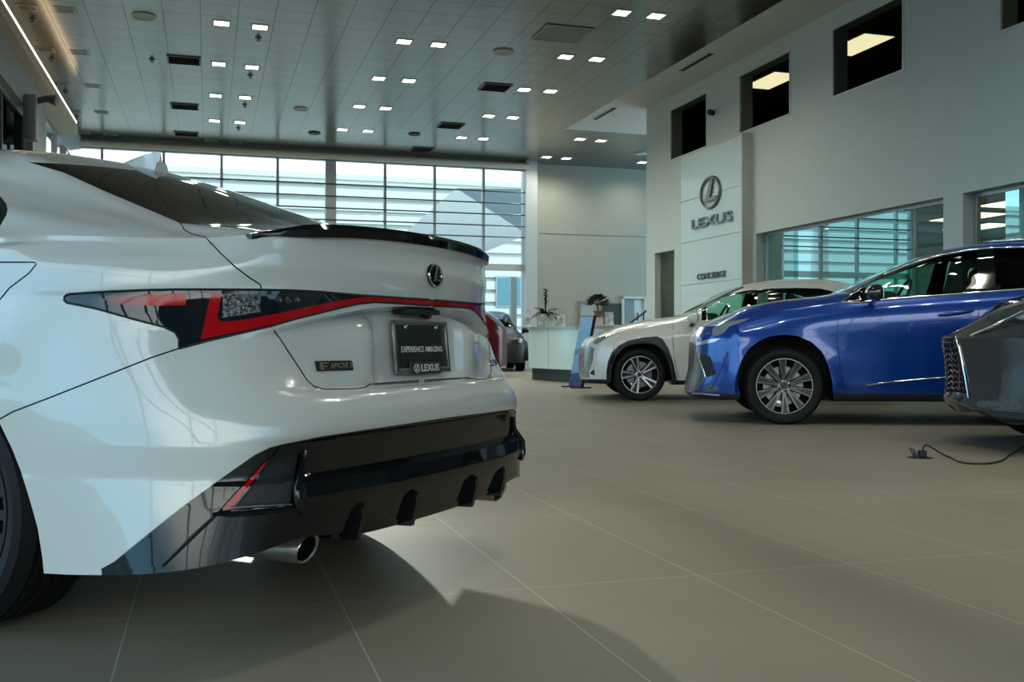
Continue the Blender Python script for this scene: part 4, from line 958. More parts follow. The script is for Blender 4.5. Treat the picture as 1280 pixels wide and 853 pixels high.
# right wall with its windows; rooms behind it
UP = [(18.48, 20.2), (15.4, 17.19), (12.4, 14.18), (8.75, 10.55), (5.0, 6.8), (1.3, 3.1)]
LOW = [(11.58, 16.56), (5.2, 11.2), (-3, 4.8)]
holes = [(a, b, 4.78, 5.94) for a, b in UP]+[(a, b, .12, 2.80) for a, b in LOW]+[(20.0, 21.0, 0, 2.8)]
bm = BM(); holes_wall(bm, 'a', AW, .30, BR, 21.457, 0, ZC, holes); rstruct('wall_right', bm, WALL)
bm = BM(); box(bm, (14.2, 21.40, ZC/2), (8.4, .12, ZC)); rstruct('wall_end', bm, WALL)
W_GLASS = glass('office window glass', (.62, .76, .70), -.02, rc=(.5, .78, .8), ior=1.2); W_GLASS_UP = glass('upper window glass', (.34, .40, .38), -.02, rc=(.6, .8, .8), ior=1.05); W_REFL = glass('reflective glass panel', (.35, .52, .50), .06, rc=(.27, .47, .46))
n_ = 1
def window(name, a, u0, u1, z0, z1, gm, fr=.05, axis='a', mull=(), fm=None, dep=.06, pane_off=.10):
    t = empty_room(name); t['kind'] = 'structure'
    fm = fm or ALU
    bm = BM(); w = fr
    def bx(uc, zc, su, sz, off=0.): box(bm, (a+pane_off, uc, zc) if axis == 'a' else (uc, a+pane_off, zc), (dep, su, sz) if axis == 'a' else (su, dep, sz))
    bx((u0+u1)/2, z1-w/2, u1-u0, w); bx((u0+u1)/2, z0+w/2, u1-u0, w); bx(u0+w/2, (z0+z1)/2, w, z1-z0-2*w); bx(u1-w/2, (z0+z1)/2, w, z1-z0-2*w)
    robj2('frame', bm, fm, t)
    for m_u in mull:
        bm = BM(); bx(m_u, (z0+z1)/2, .025, z1-z0-2*w); robj2('mullion', bm, fm, t)
    bm = BM(); q = a+pane_off
    p = [(q, u0+w, z0+w), (q, u1-w, z0+w), (q, u1-w, z1-w), (q, u0+w, z1-w)] if axis == 'a' else [(u0+w, q, z0+w), (u1-w, q, z0+w), (u1-w, q, z1-w), (u0+w, q, z1-w)]
    quad(bm, p); robj2('pane', bm, gm, t); return t
def empty_room(name):
    o = bpy.data.objects.new(name, None); C.objects.link(o); o.rotation_euler = (0, 0, RZ); o.empty_display_size = .1; return o
def robj2(name, bm, m, parent, **k): return obj(name, bm, m, parent, **k)
k = 1
for a, b in UP: window('window_%d' % k, AW, a, b, 4.78, 5.94, W_GLASS_UP, .035, pane_off=.02, fm=ALUW); k += 1
for (a, b), ms in zip(LOW, ([12.4, 14.5, 15.9], [7.2, 9.2], [-.4, 2.2])): window('window_%d' % k, AW, a, b, .12, 2.80, W_GLASS, .05, mull=ms, pane_off=.20); k += 1
for nm_, a_, b_ in (('window_11', 12.4, 14.5), ('window_12', 15.55, 15.85), ('window_13', 7.2, 10.6)):  # glossier panes added in front; the narrow one stands for a strip reflection
    bm = BM(); quad(bm, [(AW+.15, a_, .17), (AW+.15, b_, .17), (AW+.15, b_, 2.75), (AW+.15, a_, 2.75)]); rstruct(nm_, bm, W_REFL)
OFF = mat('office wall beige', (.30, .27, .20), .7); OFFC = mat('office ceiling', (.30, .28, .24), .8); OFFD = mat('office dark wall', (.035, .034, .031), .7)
PANEL = mat('warm office light', (1, .8, .5), .5, emit=(1, .78, .48), estr=2.4)
bm = BM(); box(bm, (13.0, 5.6, 3.0), (6.0, 31.4, .1)); rstruct('ceiling_office', bm, OFFC)
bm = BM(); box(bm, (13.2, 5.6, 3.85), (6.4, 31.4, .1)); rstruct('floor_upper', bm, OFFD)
bm = BM(); box(bm, (16.05, 5.6, ZC/2), (.1, 31.4, ZC)); rstruct('wall_office', bm, OFF)
bm = BM(); box(bm, (13.0, 17.3, 1.5), (5.9, .1, 2.9)); box(bm, (13.0, 8.9, 1.5), (5.9, .1, 2.9)); rstruct('wall_partition', bm, OFF)
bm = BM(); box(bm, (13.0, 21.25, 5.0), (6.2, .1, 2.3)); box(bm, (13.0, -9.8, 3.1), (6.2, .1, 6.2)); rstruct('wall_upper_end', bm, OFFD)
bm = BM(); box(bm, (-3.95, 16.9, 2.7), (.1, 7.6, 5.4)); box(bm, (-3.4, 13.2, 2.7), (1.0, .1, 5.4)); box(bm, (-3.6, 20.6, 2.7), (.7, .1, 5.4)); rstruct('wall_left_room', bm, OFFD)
bm = BM(); box(bm, (13.2, 5.6, 6.12), (6.4, 31.4, .05)); rstruct('ceiling_upper', bm, mat('upper office ceiling', (.05, .05, .048), .8))
def light_panel(a, b, z, grp, label, s=(.6, 1.2)):
    t = thing('ceiling_light', label, 'ceiling light', R2W(a, b, z), RZ, grp)
    bm = BM(); box(bm, (0, 0, -.012), (s[0]+.05, s[1]+.05, .02)); obj('light_frame', bm, ALUW, t)
    bm = BM(); box(bm, (0, 0, -.026), (s[0], s[1], .008)); obj('diffuser', bm, PANEL, t)
for i, (a, b) in enumerate([(11.6, 15.9), (12.6, 14.2), (12.0, 12.4), (13.9, 15.4), (14.2, 12.9), (11.6, 10.4), (12.8, 7.4), (11.8, 5.2), (11.2, 20.3)]): light_panel(a, b, 2.95, 'office ceiling lights behind the lower glass', 'warm square ceiling light inside the office behind the lower glass')
for i, (a, b) in enumerate([(11.1, 15.2), (10.95, 17.8), (14.4, 13.5), (14.6, 17.0), (14.0, 19.6), (12.0, 9.4)]): light_panel(a, b, 6.09, 'office lights behind the upper windows', 'warm ceiling light seen through an upper office window')
# back wall: glazed curtain wall then cream wall
A_END = px_on_b(655, 300, BW)[0]
bm = BM(); box(bm, ((A_END+.15+18)/2, BW+.15, ZC/2), (18-A_END-.15, .3, ZC)); 
rstruct('wall_back', bm, CREAM)
bm = BM(); zz = px_on_b(740, 293, BW)[2]; box(bm, ((A_END+.5+18)/2, BW-.012, zz), (18-A_END-.5, .02, .03)); rstruct('trim_2', bm, mat('wall joint', (.40, .385, .34), .6))
bm = BM(); box(bm, (A_END+.15, BW-.05, ZC/2), (.36, .5, ZC)); rstruct('pillar_corner', bm, ALUW)
AL_W = AL-.1
mx_ = [px_on_b(x, 300, BW)[0] for x in (128, 205, 277, 347, 481, 543, 604)]; colx = px_on_b(413, 300, BW)[0]
FAC = glass('facade glass', (.72, .80, .77), .02); FACC = glass('clear facade glass', (.93, .97, .93), .02)
cw = empty_room('window_back'); cw['kind'] = 'structure'
ZT = 5.98
for q in mx_+[px_on_b(655, 300, BW)[0], AL_W+.05]:
    bm = BM(); box(bm, (q, BW, ZT/2), (.075, .14, ZT)); robj2('mullion', bm, ALU, cw)
bm = BM(); box(bm, (colx, BW-.02, ZT/2), (.30, .22, ZT)); robj2('column', bm, ALU, cw)
bm = BM(); box(bm, ((AL_W+A_END)/2, BW, (ZT+ZC)/2), (A_END-AL_W, .16, ZC-ZT)); robj2('head_frame', bm, ALU, cw)
bm = BM(); box(bm, ((AL_W+A_END)/2, BW, 3.02), (A_END-AL_W, .12, .20)); robj2('transom', bm, ALUW, cw)
bm = BM(); quad(bm, [(AL_W, BW, 0), (A_END, BW, 0), (A_END, BW, ZT), (AL_W, BW, ZT)]); robj2('pane', bm, FAC, cw)
for z in (5.30, 4.95, 4.61, 4.27, 3.93):
    bm = BM(); tube(bm, [(AL_W, BW-.16, z), (A_END+.25, BW-.16, z)], .022, 8); robj2('horizontal_bar', bm, mat('dark sunshade bar', (.16, .19, .20), .4, .5), cw)
bm = BM(); tube(bm, [(AL_W, BW-.35, 6.07), (A_END+.05, BW-.35, 6.07)], .10, 14); o = robj('trim_3', bm, mat('cream blind casing', (.75, .69, .54), .5), smooth=40); o['kind'] = 'structure'
# left side: upper wall, ledge with a light strip, grey clad wall below, then glazing towards the camera
bm = BM(); box(bm, (AL-.15, (13+BW)/2, 5.86), (.3, BW-13, ZC-5.5)); rstruct('wall_left', bm, WALL)
bm = BM(); holes_wall(bm, 'a', -2.95, -.3, 13, 20.66, 0, 5.42, [(15.2, 19.2, 3.0, 4.75)]); rstruct('wall_left_lower', bm, GREYW)
window('window_20', -2.95, 15.2, 19.2, 3.0, 4.75, W_GLASS_UP, .07, pane_off=-.15, mull=[17.2])
bm = BM(); box(bm, (-2.96, (13.1+24)/2, 5.47), (.38, 10.9, .20)); rstruct('trim_4', bm, mat('ledge cream', (.62, .54, .40), .6))
sl = thing('strip_light', 'long warm light strip along the ledge high on the left wall', 'strip light', R2W(-2.80, 18.6, 5.61), RZ)
bm = BM(); box(bm, (0, 0, 0), (.05, 10.5, .06), 0, .01); obj('lamp_strip', bm, mat('warm strip lamp', (1, .85, .6), .5, emit=(1, .80, .52), estr=4.5), sl)
bm = BM(); box(bm, (-.04, 0, -.035), (.12, 10.6, .012)); obj('strip_channel', bm, ALUW, sl)
lw_ = empty_room('window_left'); lw_['kind'] = 'structure'
for b in (20.66, 22.4, 24.0, 25.6, 27.3, 28.9):
    bm = BM(); box(bm, (AL, b, 2.72), (.12, .09, 5.44)); robj2('mullion', bm, ALUW, lw_)
for z in (1.2, 2.6, 4.0, 5.38):
    bm = BM(); box(bm, (AL, 24.8, z), (.10, 8.3, .08)); robj2('transom', bm, ALUW, lw_)
bm = BM(); quad(bm, [(AL, 20.66, 0), (AL, BW, 0), (AL, BW, 5.44), (AL, 20.66, 5.44)]); robj2('pane', bm, FAC, lw_)
ALN = -5.2
def curtain(name, axis, pos, u0, u1, z1, step, rails, thick=.08):
    t = empty_room(name); t['kind'] = 'structure'; n = int(round((u1-u0)/step))
    for i in range(n+1):
        q = u0+(u1-u0)*i/n; bm = BM(); box(bm, (pos, q, z1/2) if axis == 'a' else (q, pos, z1/2), (.16, thick, z1) if axis == 'a' else (thick, .16, z1)); robj2('mullion', bm, ALU, t)
    for z in rails:
        bm = BM(); box(bm, (pos, (u0+u1)/2, z) if axis == 'a' else ((u0+u1)/2, pos, z), (.12, u1-u0, .08) if axis == 'a' else (u1-u0, .12, .08)); robj2('transom', bm, ALU, t)
    bm = BM(); quad(bm, [(pos, u0, 0), (pos, u1, 0), (pos, u1, z1), (pos, u0, z1)] if axis == 'a' else [(u0, pos, 0), (u1, pos, 0), (u1, pos, z1), (u0, pos, z1)]); robj2('pane', bm, FACC, t); return t
curtain('window_side', 'a', ALN, BR, 13, ZC, 4.6, (2.9, 4.3))
bm = BM(); box(bm, ((ALN-2.95)/2, 13.0, ZC/2), (2.3, .2, ZC)); rstruct('wall_return', bm, WALL)
curtain('window_front', 'b', BR, ALN, AW, ZC, 1.65, (2.9, 3.6, 4.3, 5.0))
# ------------------------------------------------------------------ outside the back glass
SID = mat('white outside cladding', (.90, .88, .82), .5); SIDG = mat('outside louvre shadow gap', (.55, .56, .54), .6)
ob = thing('office_building', 'pale building with horizontal cladding outside the back windows', 'building', R2W(2, 46, 0), RZ)
bm = BM(); box(bm, (-2, 4, 4.2), (52, 6, 8.4)); obj('facade', bm, SIDG, ob)
bm = BM()
for i in range(14): box(bm, (-2, .92, .5+i*.60), (52, .16, .40))
obj('cladding_boards', bm, SID, ob)
bm = BM(); box(bm, (-2, 4, 8.45), (52.6, 6.6, .25)); obj('roof_edge', bm, SID, ob)
for i in range(5):
    bm = BM(); box(bm, (6.4+i*1.9, .80, 3.2), (1.3, .12, 1.5)); f = obj('window', bm, ALU, ob); bm = BM(); box(bm, (6.4+i*1.9, .75, 3.2), (1.15, .06, 1.35)); obj('pane', bm, mat('blue outside pane', (.15, .33, .38), .1), f)
cp = thing('entrance_canopy', 'grey sloping canopy outside behind the back windows', 'canopy', R2W(9, 35, 0), RZ)
def on_b(px, py, b): q = px_on_b(px, py, b); return Vector((q[0]-9, q[1]-35, q[2]))
ap = on_b(572, 243, 35); dl = on_b(470, 332, 33); dr = on_b(653, 296, 33); bmid = on_b(600, 322, 32); bl_ = on_b(440, 345, 33)
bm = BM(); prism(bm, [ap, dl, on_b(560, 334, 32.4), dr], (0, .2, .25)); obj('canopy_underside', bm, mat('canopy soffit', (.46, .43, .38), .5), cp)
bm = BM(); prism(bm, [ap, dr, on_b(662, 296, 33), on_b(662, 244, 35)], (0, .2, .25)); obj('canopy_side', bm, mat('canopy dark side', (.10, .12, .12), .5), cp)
for x in (-2.6, 1.6):
    bm = BM(); box(bm, (x, -.4, 1.55), (.22, .22, 3.1)); obj('canopy_post', bm, ALU, cp)
for i, (px, pw) in enumerate(((110, 2.2), (60, 2.6), (300, 2.0))):
    pass
# ------------------------------------------------------------------ ceiling fittings
LAMP_ON = mat('downlight lamp warm', (1, .85, .7), .4, emit=(1, .80, .62), estr=9.)
LAMP_OFF = mat('downlight unlit', (.02, .02, .02), .4)
WHT = mat('white fitting', (.6, .6, .58), .5); DARKV = mat('dark vent', (.035, .037, .037), .5)
def downlight(px, py, on, label, group):
    a, b, z = px_on_z(px, py, ZC)
    t = thing('downlight', label, 'downlight', R2W(a, b, ZC), RZ, group)
    bm = BM()
    for c, s in (((0, .14, -.004), (.32, .04, .008)), ((0, -.14, -.004), (.32, .04, .008)), ((.14, 0, -.004), (.04, .24, .008)), ((-.14, 0, -.004), (.04, .24, .008))): box(bm, c, s)
    obj('light_frame', bm, WHT if on else mat('dim fitting', (.22, .22, .21), .4), t)
    bm = BM(); box(bm, (0, 0, -.004), (.24, .23, .008)); obj('lamp', bm, LAMP_ON if on else LAMP_OFF, t)
    return t
ON = [(777, 16), (820, 20), (707, 71), (746, 74), (655, 112), (688, 114), (611, 145), (641, 147), (577, 172), (604, 173.5), (725, 174), (751, 176), (683, 196.5), (708, 198), (803, 203), (505, 52), (548, 56), (473.5, 98), (511, 101), (449, 133), (482, 135.5), (428, 162), (460, 164), (277, 29), (325, 34), (273.5, 80), (315, 84), (269.5, 119.5), (306.5, 122), (268, 151), (300, 153)]
OFFL = [(34, 9.6), (82, 12.7), (57, 62), (100, 66), (77, 105), (116, 107.6), (92, 139), (127, 140.5), (105, 166), (138, 168), (264, 176), (295, 178)]
def dl_at(a, b): return (PCX+FPX*R2W(a, b, 0)[0]/R2W(a, b, 0)[1], PCY-FPX*(ZC-CH)/R2W(a, b, 0)[1])
OVER_ADDED = [(a, b) for b in (9.2, 6.4, 3.6) for a in (2.3, 3.0, 6.1, 6.8)]  # unseen downlights added overhead to brighten the near floor
for p in OVER_ADDED: downlight(*dl_at(*p), True, 'added square downlight beyond the top edge of the view, brightening the near floor', 'added unseen downlights overhead')
for p in ON: downlight(*p, True, 'lit square recessed downlight in the dark metal ceiling', 'lit downlights in the ceiling')
for p in OFFL: downlight(*p, False, 'unlit recessed downlight in the left part of the ceiling', 'unlit downlights at left')
for p, r, lab in (((180, 20), .20, 'round ceiling speaker at upper left'), ((629, 64.5), .20, 'round ceiling speaker near the middle of the ceiling'), ((801, 192), .17, 'round ceiling speaker beside the white wall end'), ((376, 136), .17, 'round ceiling speaker left of centre towards the windows'), ((393, 166), .16, 'dark round ceiling fitting near the back windows, left one'), ((518, 167.5), .16, 'dark round ceiling fitting near the back windows, right one')):
    a, b, z = px_on_z(*p, ZC); dk = 'dark' in lab
    t = thing('ceiling_speaker', lab, 'speaker', R2W(a, b, ZC), RZ)
    bm = BM(); lathe(bm, [(r, 0), (r, -.015), (r*.92, -.03), (r*.86, -.03), (r*.86, -.02)], 32); obj('bezel', bm, DARKV if dk else WHT, t, 30)
    bm = BM(); lathe(bm, [(r*.86, -.02), (0, -.032)], 32); obj('grille_cover', bm, DARKV if dk else mat('speaker mesh', (.42, .42, .38), .6, bump=.5, nscale=200), t, 30)
for p, s, lab in (((230, 75), (.60, .55), 'dark square air vent in the ceiling at left, nearest of three'), ((231, 133), (.60, .55), 'dark square air vent in the ceiling at left, middle of three'), ((233, 167.5), (.60, .55), 'dark square air vent in the ceiling at left, farthest of three'), ((619, 109), (.60, .60), 'dark air vent in the ceiling right of centre'), ((563, 157), (.6, .6), 'dark air vent in the ceiling above the right windows'), ((527, 187), (.6, .7), 'dark air vent in the ceiling close to the window head')):
    a, b, z = px_on_z(*p, ZC); t = thing('air_vent', lab, 'vent', R2W(a, b, ZC), RZ)
    bm = BM()
    for c, q in (((0, s[1]/2, -.01), (s[0], .03, .02)), ((0, -s[1]/2, -.01), (s[0], .03, .02)), ((s[0]/2, 0, -.01), (.03, s[1], .02)), ((-s[0]/2, 0, -.01), (.03, s[1], .02))): box(bm, c, q)
    obj('vent_frame', bm, mat('vent frame', (.10, .10, .10), .4), t)
    bm = BM()
    for i in range(9): box(bm, (0, -s[1]/2+s[1]*(i+.5)/9, -.012), (s[0]-.03, s[1]/9*.5, .006), 0, 0, Matrix.Rotation(.5, 4, 'X'))
    box(bm, (0, 0, -.001), (s[0], s[1], .002)); obj('vent_slats', bm, DARKV, t)
a, b, z = px_on_z(703, 42, ZC); t = thing('access_hatch', 'square access hatch with pale edge in the dark ceiling', 'hatch', R2W(a, b, ZC-.002), RZ)
bm = BM(); box(bm, (0, 0, -.006), (.86, .86, .012)); obj('hatch_panel', bm, mat('hatch panel', (.13, .13, .125), .4, .5), t)
bm = BM(); box(bm, (0, .43, -.01), (.88, .02, .02)); box(bm, (0, -.43, -.01), (.88, .02, .02)); box(bm, (.43, 0, -.01), (.02, .86, .02)); box(bm, (-.43, 0, -.01), (.02, .86, .02)); obj('hatch_edge', bm, mat('hatch edge', (.4, .4, .38), .4), t)
for p0, p1, lab in (((742, 149), (769, 135), 'black slot diffuser in the white soffit, farther one'), ((850, 88), (890, 67), 'black slot diffuser in the white soffit, nearer one')):
    a0, b0, z = px_on_z(*p0, ZC); a1, b1, z = px_on_z(*p1, ZC); t = thing('slot_diffuser', lab, 'vent', R2W((a0+a1)/2, (b0+b1)/2, ZC), RZ)
    L = abs(b1-b0); bm = BM(); box(bm, (0, 0, -.006), (.11, L, .012)); obj('slot', bm, mat('slot black', (.01, .01, .01), .6), t); bm = BM()
    for x in (-.065, .065): box(bm, (x, 0, -.008), (.02, L, .016))
    obj('slot_edge', bm, WHT, t)
for i, p in enumerate([(190, 74), (323, 47), (313, 94), (306, 131), (298, 160), (41, 24), (65, 74), (82, 114), (96, 146)]):
    a, b, z = px_on_z(*p, ZC); t = thing('sprinkler', 'small dark sprinkler head on the ceiling', 'sprinkler', R2W(a, b, ZC), RZ, 'sprinkler heads on the ceiling')
    bm = BM(); lathe(bm, [(.06, .01), (.06, -.012), (.02, -.02), (.02, -.05), (.045, -.055), (.045, -.062), (0, -.062)], 16); obj('sprinkler_head', bm, mat('sprinkler grey', (.14, .15, .15), .4, .5), t, 30)
# ------------------------------------------------------------------ sign tower
AS = AW-.22
tw = thing('sign_tower', 'white wall panel carrying the round logo and lettering', 'sign panel', R2W(AS+.11, (16.69+19.28)/2, 0), RZ)
WP = mat('white sign panel', (.55, .66, .655), .35, coat=.3)
cz = [0, 1.955, 2.85, 3.73, 4.68]; BC = (16.69+19.28)/2; BWd = 19.28-16.69
for z0, z1 in zip(cz, cz[1:]):
    bm = BM(); box(bm, (-.10, 0, (z0+z1)/2), (.02, BWd-.10, z1-z0-.010)); obj('panel', bm, WP, tw)
bm = BM(); box(bm, (.015, 0, 2.335), (.205, BWd-.02, 4.67)); obj('core', bm, mat('panel joint grey', (.35, .37, .36), .6), tw)
for s in (-1, 1):
    bm = BM(); box(bm, (0, s*(BWd/2-.025), 2.345), (.222, .05, 4.69)); obj('edge_trim', bm, mat('cream panel edge', (.56, .54, .47), .5), tw)
bm = BM(); box(bm, (0, 0, 4.70), (.222, BWd, .04)); obj('top_trim', bm, MATS['cream panel edge'], tw)
def wall_frame(b, z, off): return frame((-.11-off, b-BC, z), (0, -1, 0), (0, 0, 1))
SIGN = mat('brushed dark sign metal', (.20, .20, .19), .3, .8)
q = px_on_a(889, 240.6, AS); obj('logo', emblem_bm(.37, wall_frame(q[1], q[2], .02) @ Matrix.Diagonal((1.15, 1.05, 1, 1)), .13, .03), SIGN, tw, 30)
bo_ = BM()
q = px_on_a(890, 276, AS); LETTER = text_bm('LEXUS', .36, .010, wall_frame(q[1], q[2], .03), 0, .006, 1.0)
xs = [v.co.y for v in LETTER.verts]; wd = max(xs)-min(xs)
bmesh.ops.scale(LETTER, vec=(1, 1.68/wd, .74), space=Matrix.Translation((0, -(q[1]-BC), -q[2])), verts=LETTER.verts[:])
obj('brand_lettering', LETTER, SIGN, tw)
q = px_on_a(889.5, 344.8, AS); L2 = text_bm('CONCIERGE', .175, .010, wall_frame(q[1], q[2], .015), 0, 0, 1.0)
xs = [v.co.y for v in L2.verts]; wd = max(xs)-min(xs); bmesh.ops.scale(L2, vec=(1, 1.17/wd, 1), space=Matrix.Translation((0, -(q[1]-BC), -q[2])), verts=L2.verts[:]); obj('desk_lettering', L2, mat('grey sign lettering', (.14, .145, .14), .4, .5), tw)
bo_.free()
# security camera on the right wall, wall device and drops on the left
q = px_on_a(895, 140, AW); t = thing('security_camera', 'small black and white security camera between the upper windows', 'camera', R2W(*q), RZ)
bm = BM(); lathe(bm, [(0, .03), (.06, .03), (.07, 0)], 20, Matrix.Rotation(-PI/2, 4, 'Y')); obj('mount', bm, WHT, t, 30)
bm = BM(); lathe(bm, [(0, .14), (.05, .14), (.06, .12), (.06, .0), (0, -.01)], 20, Matrix.Translation((-.06, .02, -.02)) @ Matrix.Rotation(-PI/2, 4, 'Y') @ Matrix.Rotation(.5, 4, 'X')); obj('camera_body', bm, BLACK_M, t, 30)
q = px_on_a(31, 140, -2.95); t = thing('wall_horn', 'grey box with projecting lamp on the left grey wall', 'wall lamp', R2W(*q), RZ)
bm = BM(); box(bm, (.10, 0, -.10), (.20, .34, .75), 0, .03); obj('back_box', bm, mat('wall box grey', (.32, .34, .34), .5), t, 30)
bm = BM(); tube(bm, [(.15, .0, .18), (.34, -.02, .24), (.50, -.04, .22)], [.05, .06, .10], 12); obj('lamp_arm', bm, mat('wall box dark', (.12, .13, .13), .5), t, 40)
# ------------------------------------------------------------------ reception desk with its planter boxes and brochures
def floor_pt(px, Y): return Vector(((px-PCX)/FPX*Y, Y, 0))
fr_ = [Vector(p) for p in spline([floor_pt(661, 20.2), floor_pt(676, 19.6), floor_pt(696, 19.0), floor_pt(714, 18.6), floor_pt(738, 18.3), floor_pt(764, 18.3)], 6)]
org = floor_pt(700, 19.6)
dk = thing('reception_desk', 'curved white glowing reception desk with dark plinth behind the white crossover', 'desk', org)
bk = [p+Vector((.35, 1.0, 0)) for p in fr_]
def ribbon(bm, F, B, z0, z1, inset=0.):
    n = len(F); c = sum(F, Vector())/n; rows = []
    for P_ in (F, B): rows.append([p-org for p in P_])
    Fb = [bm.verts.new((p.x, p.y, z0)) for p in rows[0]]; Ft = [bm.verts.new((p.x, p.y, z1)) for p in rows[0]]; Bb = [bm.verts.new((p.x, p.y, z0)) for p in rows[1]]; Bt = [bm.verts.new((p.x, p.y, z1)) for p in rows[1]]
    for i in range(n-1):
        bm.faces.new((Fb[i], Fb[i+1], Ft[i+1], Ft[i])); bm.faces.new((Bb[i+1], Bb[i], Bt[i], Bt[i+1])); bm.faces.new((Ft[i], Ft[i+1], Bt[i+1], Bt[i])); bm.faces.new((Fb[i+1], Fb[i], Bb[i], Bb[i+1]))
    bm.faces.new((Fb[0], Ft[0], Bt[0], Bb[0])); bm.faces.new((Fb[-1], Bb[-1], Bt[-1], Ft[-1]))
bm = BM(); ribbon(bm, [p+Vector((.07, .12, 0)) for p in fr_], [p-Vector((.05, .1, 0)) for p in bk], 0, .24); obj('plinth', bm, mat('dark plinth', (.02, .024, .028), .4), dk, 40)
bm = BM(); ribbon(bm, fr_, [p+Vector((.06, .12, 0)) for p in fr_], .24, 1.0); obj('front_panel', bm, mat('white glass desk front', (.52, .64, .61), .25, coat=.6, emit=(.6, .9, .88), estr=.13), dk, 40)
bm = BM(); ribbon(bm, [p+Vector((.06, .12, 0)) for p in fr_], bk, .24, .98); obj('carcass', bm, WALL, dk, 40)
bm = BM(); ribbon(bm, [p+Vector((-.03, -.05, 0)) for p in fr_], [p+Vector((.16, .3, 0)) for p in fr_], 1.0, 1.06); obj('counter_top', bm, mat('teal glass counter', (.35, .45, .46), .1, coat=.5), dk, 40)
bm = BM(); p0 = fr_[9]-org; tube(bm, [(p0.x, p0.y-.003, .25), (p0.x, p0.y-.003, 1.0)], .006, 6); obj('panel_joint', bm, mat('desk joint', (.45, .5, .48), .5), dk)
# second counter block behind, cream
cb = thing('side_counter', 'cream counter block behind the blue display board', 'counter', floor_pt(760, 20.6))
bm = BM(); box(bm, (0, 0, .54), (.95, .5, 1.08), 0, .01); obj('counter_body', bm, mat('cream laminate', (.55, .50, .42), .5), cb); bm = BM(); box(bm, (0, 0, 1.095), (1.0, .55, .03)); obj('counter_lid', bm, WALL, cb)
# orchid planter on the desk
pz = 1.06; pp = at(681.5, 408, 19.75); t = thing('planter', 'marbled white planter box with dark spiky plant on the reception desk', 'planter', (pp[0], pp[1], pz))
MARB = mat('marbled white planter', (.62, .62, .62), .4, noise=.55, nscale=9)
bm = BM(); box(bm, (0, 0, .13), (.30, .22, .26), .2, .012); obj('planter_box', bm, MARB, t)
LEAF = mat('dark green leaf', (.012, .028, .014), .5, noise=.4, nscale=30)
def leaf(bm, base, d, L, w, droop=.5, seg=6):
    d = Vector(d).normalized(); sd = d.cross(Vector((0, 0, 1))); sd = sd.normalized() if sd.length > .05 else Vector((1, 0, 0)); prev = None
    for i in range(seg+1):
        f = i/seg; c = Vector(base)+d*L*f-Vector((0, 0, 1))*droop*L*f*f; ww = w*math.sin(PI*min(1, f*.92+.08))*.5
        r = (bm.verts.new(c+sd*ww), bm.verts.new(c-Vector((0, 0, w*.12))), bm.verts.new(c-sd*ww))
        if prev: bm.faces.new((prev[0], r[0], r[1], prev[1])); bm.faces.new((prev[1], r[1], r[2], prev[2]))
        prev = r
random.seed(3)
bm = BM()
for i in range(26):
    a = 2*PI*i/26+random.uniform(-.2, .2); e = random.uniform(.25, 1.3); leaf(bm, (random.uniform(-.05, .05), random.uniform(-.04, .04), .25), (math.cos(a), math.sin(a), e), random.uniform(.25, .42), .085, random.uniform(.3, .7))
obj('leaves', bm, LEAF, t)
bm = BM(); tube(bm, [(0, 0, .25), (.01, 0, .5), (.015, 0, .72)], [.014, .02, .010], 8)
for i in range(22):
    a = i*2.4; z = .42+.015*i; leaf(bm, (.01, 0, z), (math.cos(a), math.sin(a), .9), .10, .05, .2, 4)
obj('flower_spike', bm, mat('dark flower spike', (.025, .012, .018), .5), t)
for dx, lab in ((-.34, 'small marbled bag left of the planter on the desk'), (.32, 'small marbled box right of the planter on the desk')):
    b_ = thing('gift_bag', lab, 'gift bag', (pp[0]+dx, pp[1]+.05, pz)); bm = BM(); prism(bm, [(-.08, -.05, 0), (.08, -.05, 0), (.07, -.03, .24), (-.07, -.03, .24)], (0, .1, 0)); obj('bag_body', bm, MARB, b_); bm = BM()
    tube(bm, [(-.04, 0, .23), (-.035, 0, .31), (0, 0, .34), (.035, 0, .31), (.04, 0, .23)], .006, 6); obj('bag_handle', bm, mat('bag cord', (.3, .3, .3), .6), b_)
# bonsai in a terracotta pot on a cream box on the side counter
cx = Vector((at(747, 400, 20.6)[0], 20.55, 1.11))
bx_ = thing('display_box', 'cream box under the potted bonsai on the side counter', 'box', cx); bm = BM(); box(bm, (0, 0, .075), (.22, .2, .15), 0, .008); obj('box_body', bm, MATS['cream laminate'], bx_); bm = BM(); box(bm, (0, 0, .156), (.23, .21, .012)); obj('box_lid', bm, MATS['cream laminate'], bx_)
t = thing('potted_bonsai', 'round leafed bonsai in a terracotta pot on the cream box', 'plant', cx+Vector((0, 0, .162)))
bm = BM(); lathe(bm, [(0, 0), (.06, 0), (.085, .11), (.095, .115), (.095, .13), (.08, .13), (.075, .11), (0, .11)], 24); obj('pot', bm, mat('terracotta', (.22, .10, .055), .7), t, 30)
bm = BM(); tube(bm, [(0, 0, .1), (.01, 0, .18), (-.01, 0, .25)], [.014, .012, .012], 8); obj('trunk', bm, mat('bark', (.05, .035, .02), .8), t, 40)
bm = BM()
for i in range(280):
    u_, v_ = random.uniform(0, 2*PI), random.uniform(-.6, 1); r = random.uniform(.6, 1); s = math.sqrt(1-v_*v_) if abs(v_) < 1 else 0
    leaf(bm, (.19*r*s*math.cos(u_), .15*r*s*math.sin(u_), .33+.12*r*v_), (math.cos(u_), math.sin(u_), v_+.3), .085, .06, .2, 3)
obj('foliage', bm, mat('bonsai leaf', (.02, .05, .02), .5, noise=.4, nscale=20), t)
br = thing('brochure_holder', 'white brochure stand right of the potted bonsai', 'brochure stand', (at(758, 400, 20.6)[0]+.05, 20.55, 1.11))
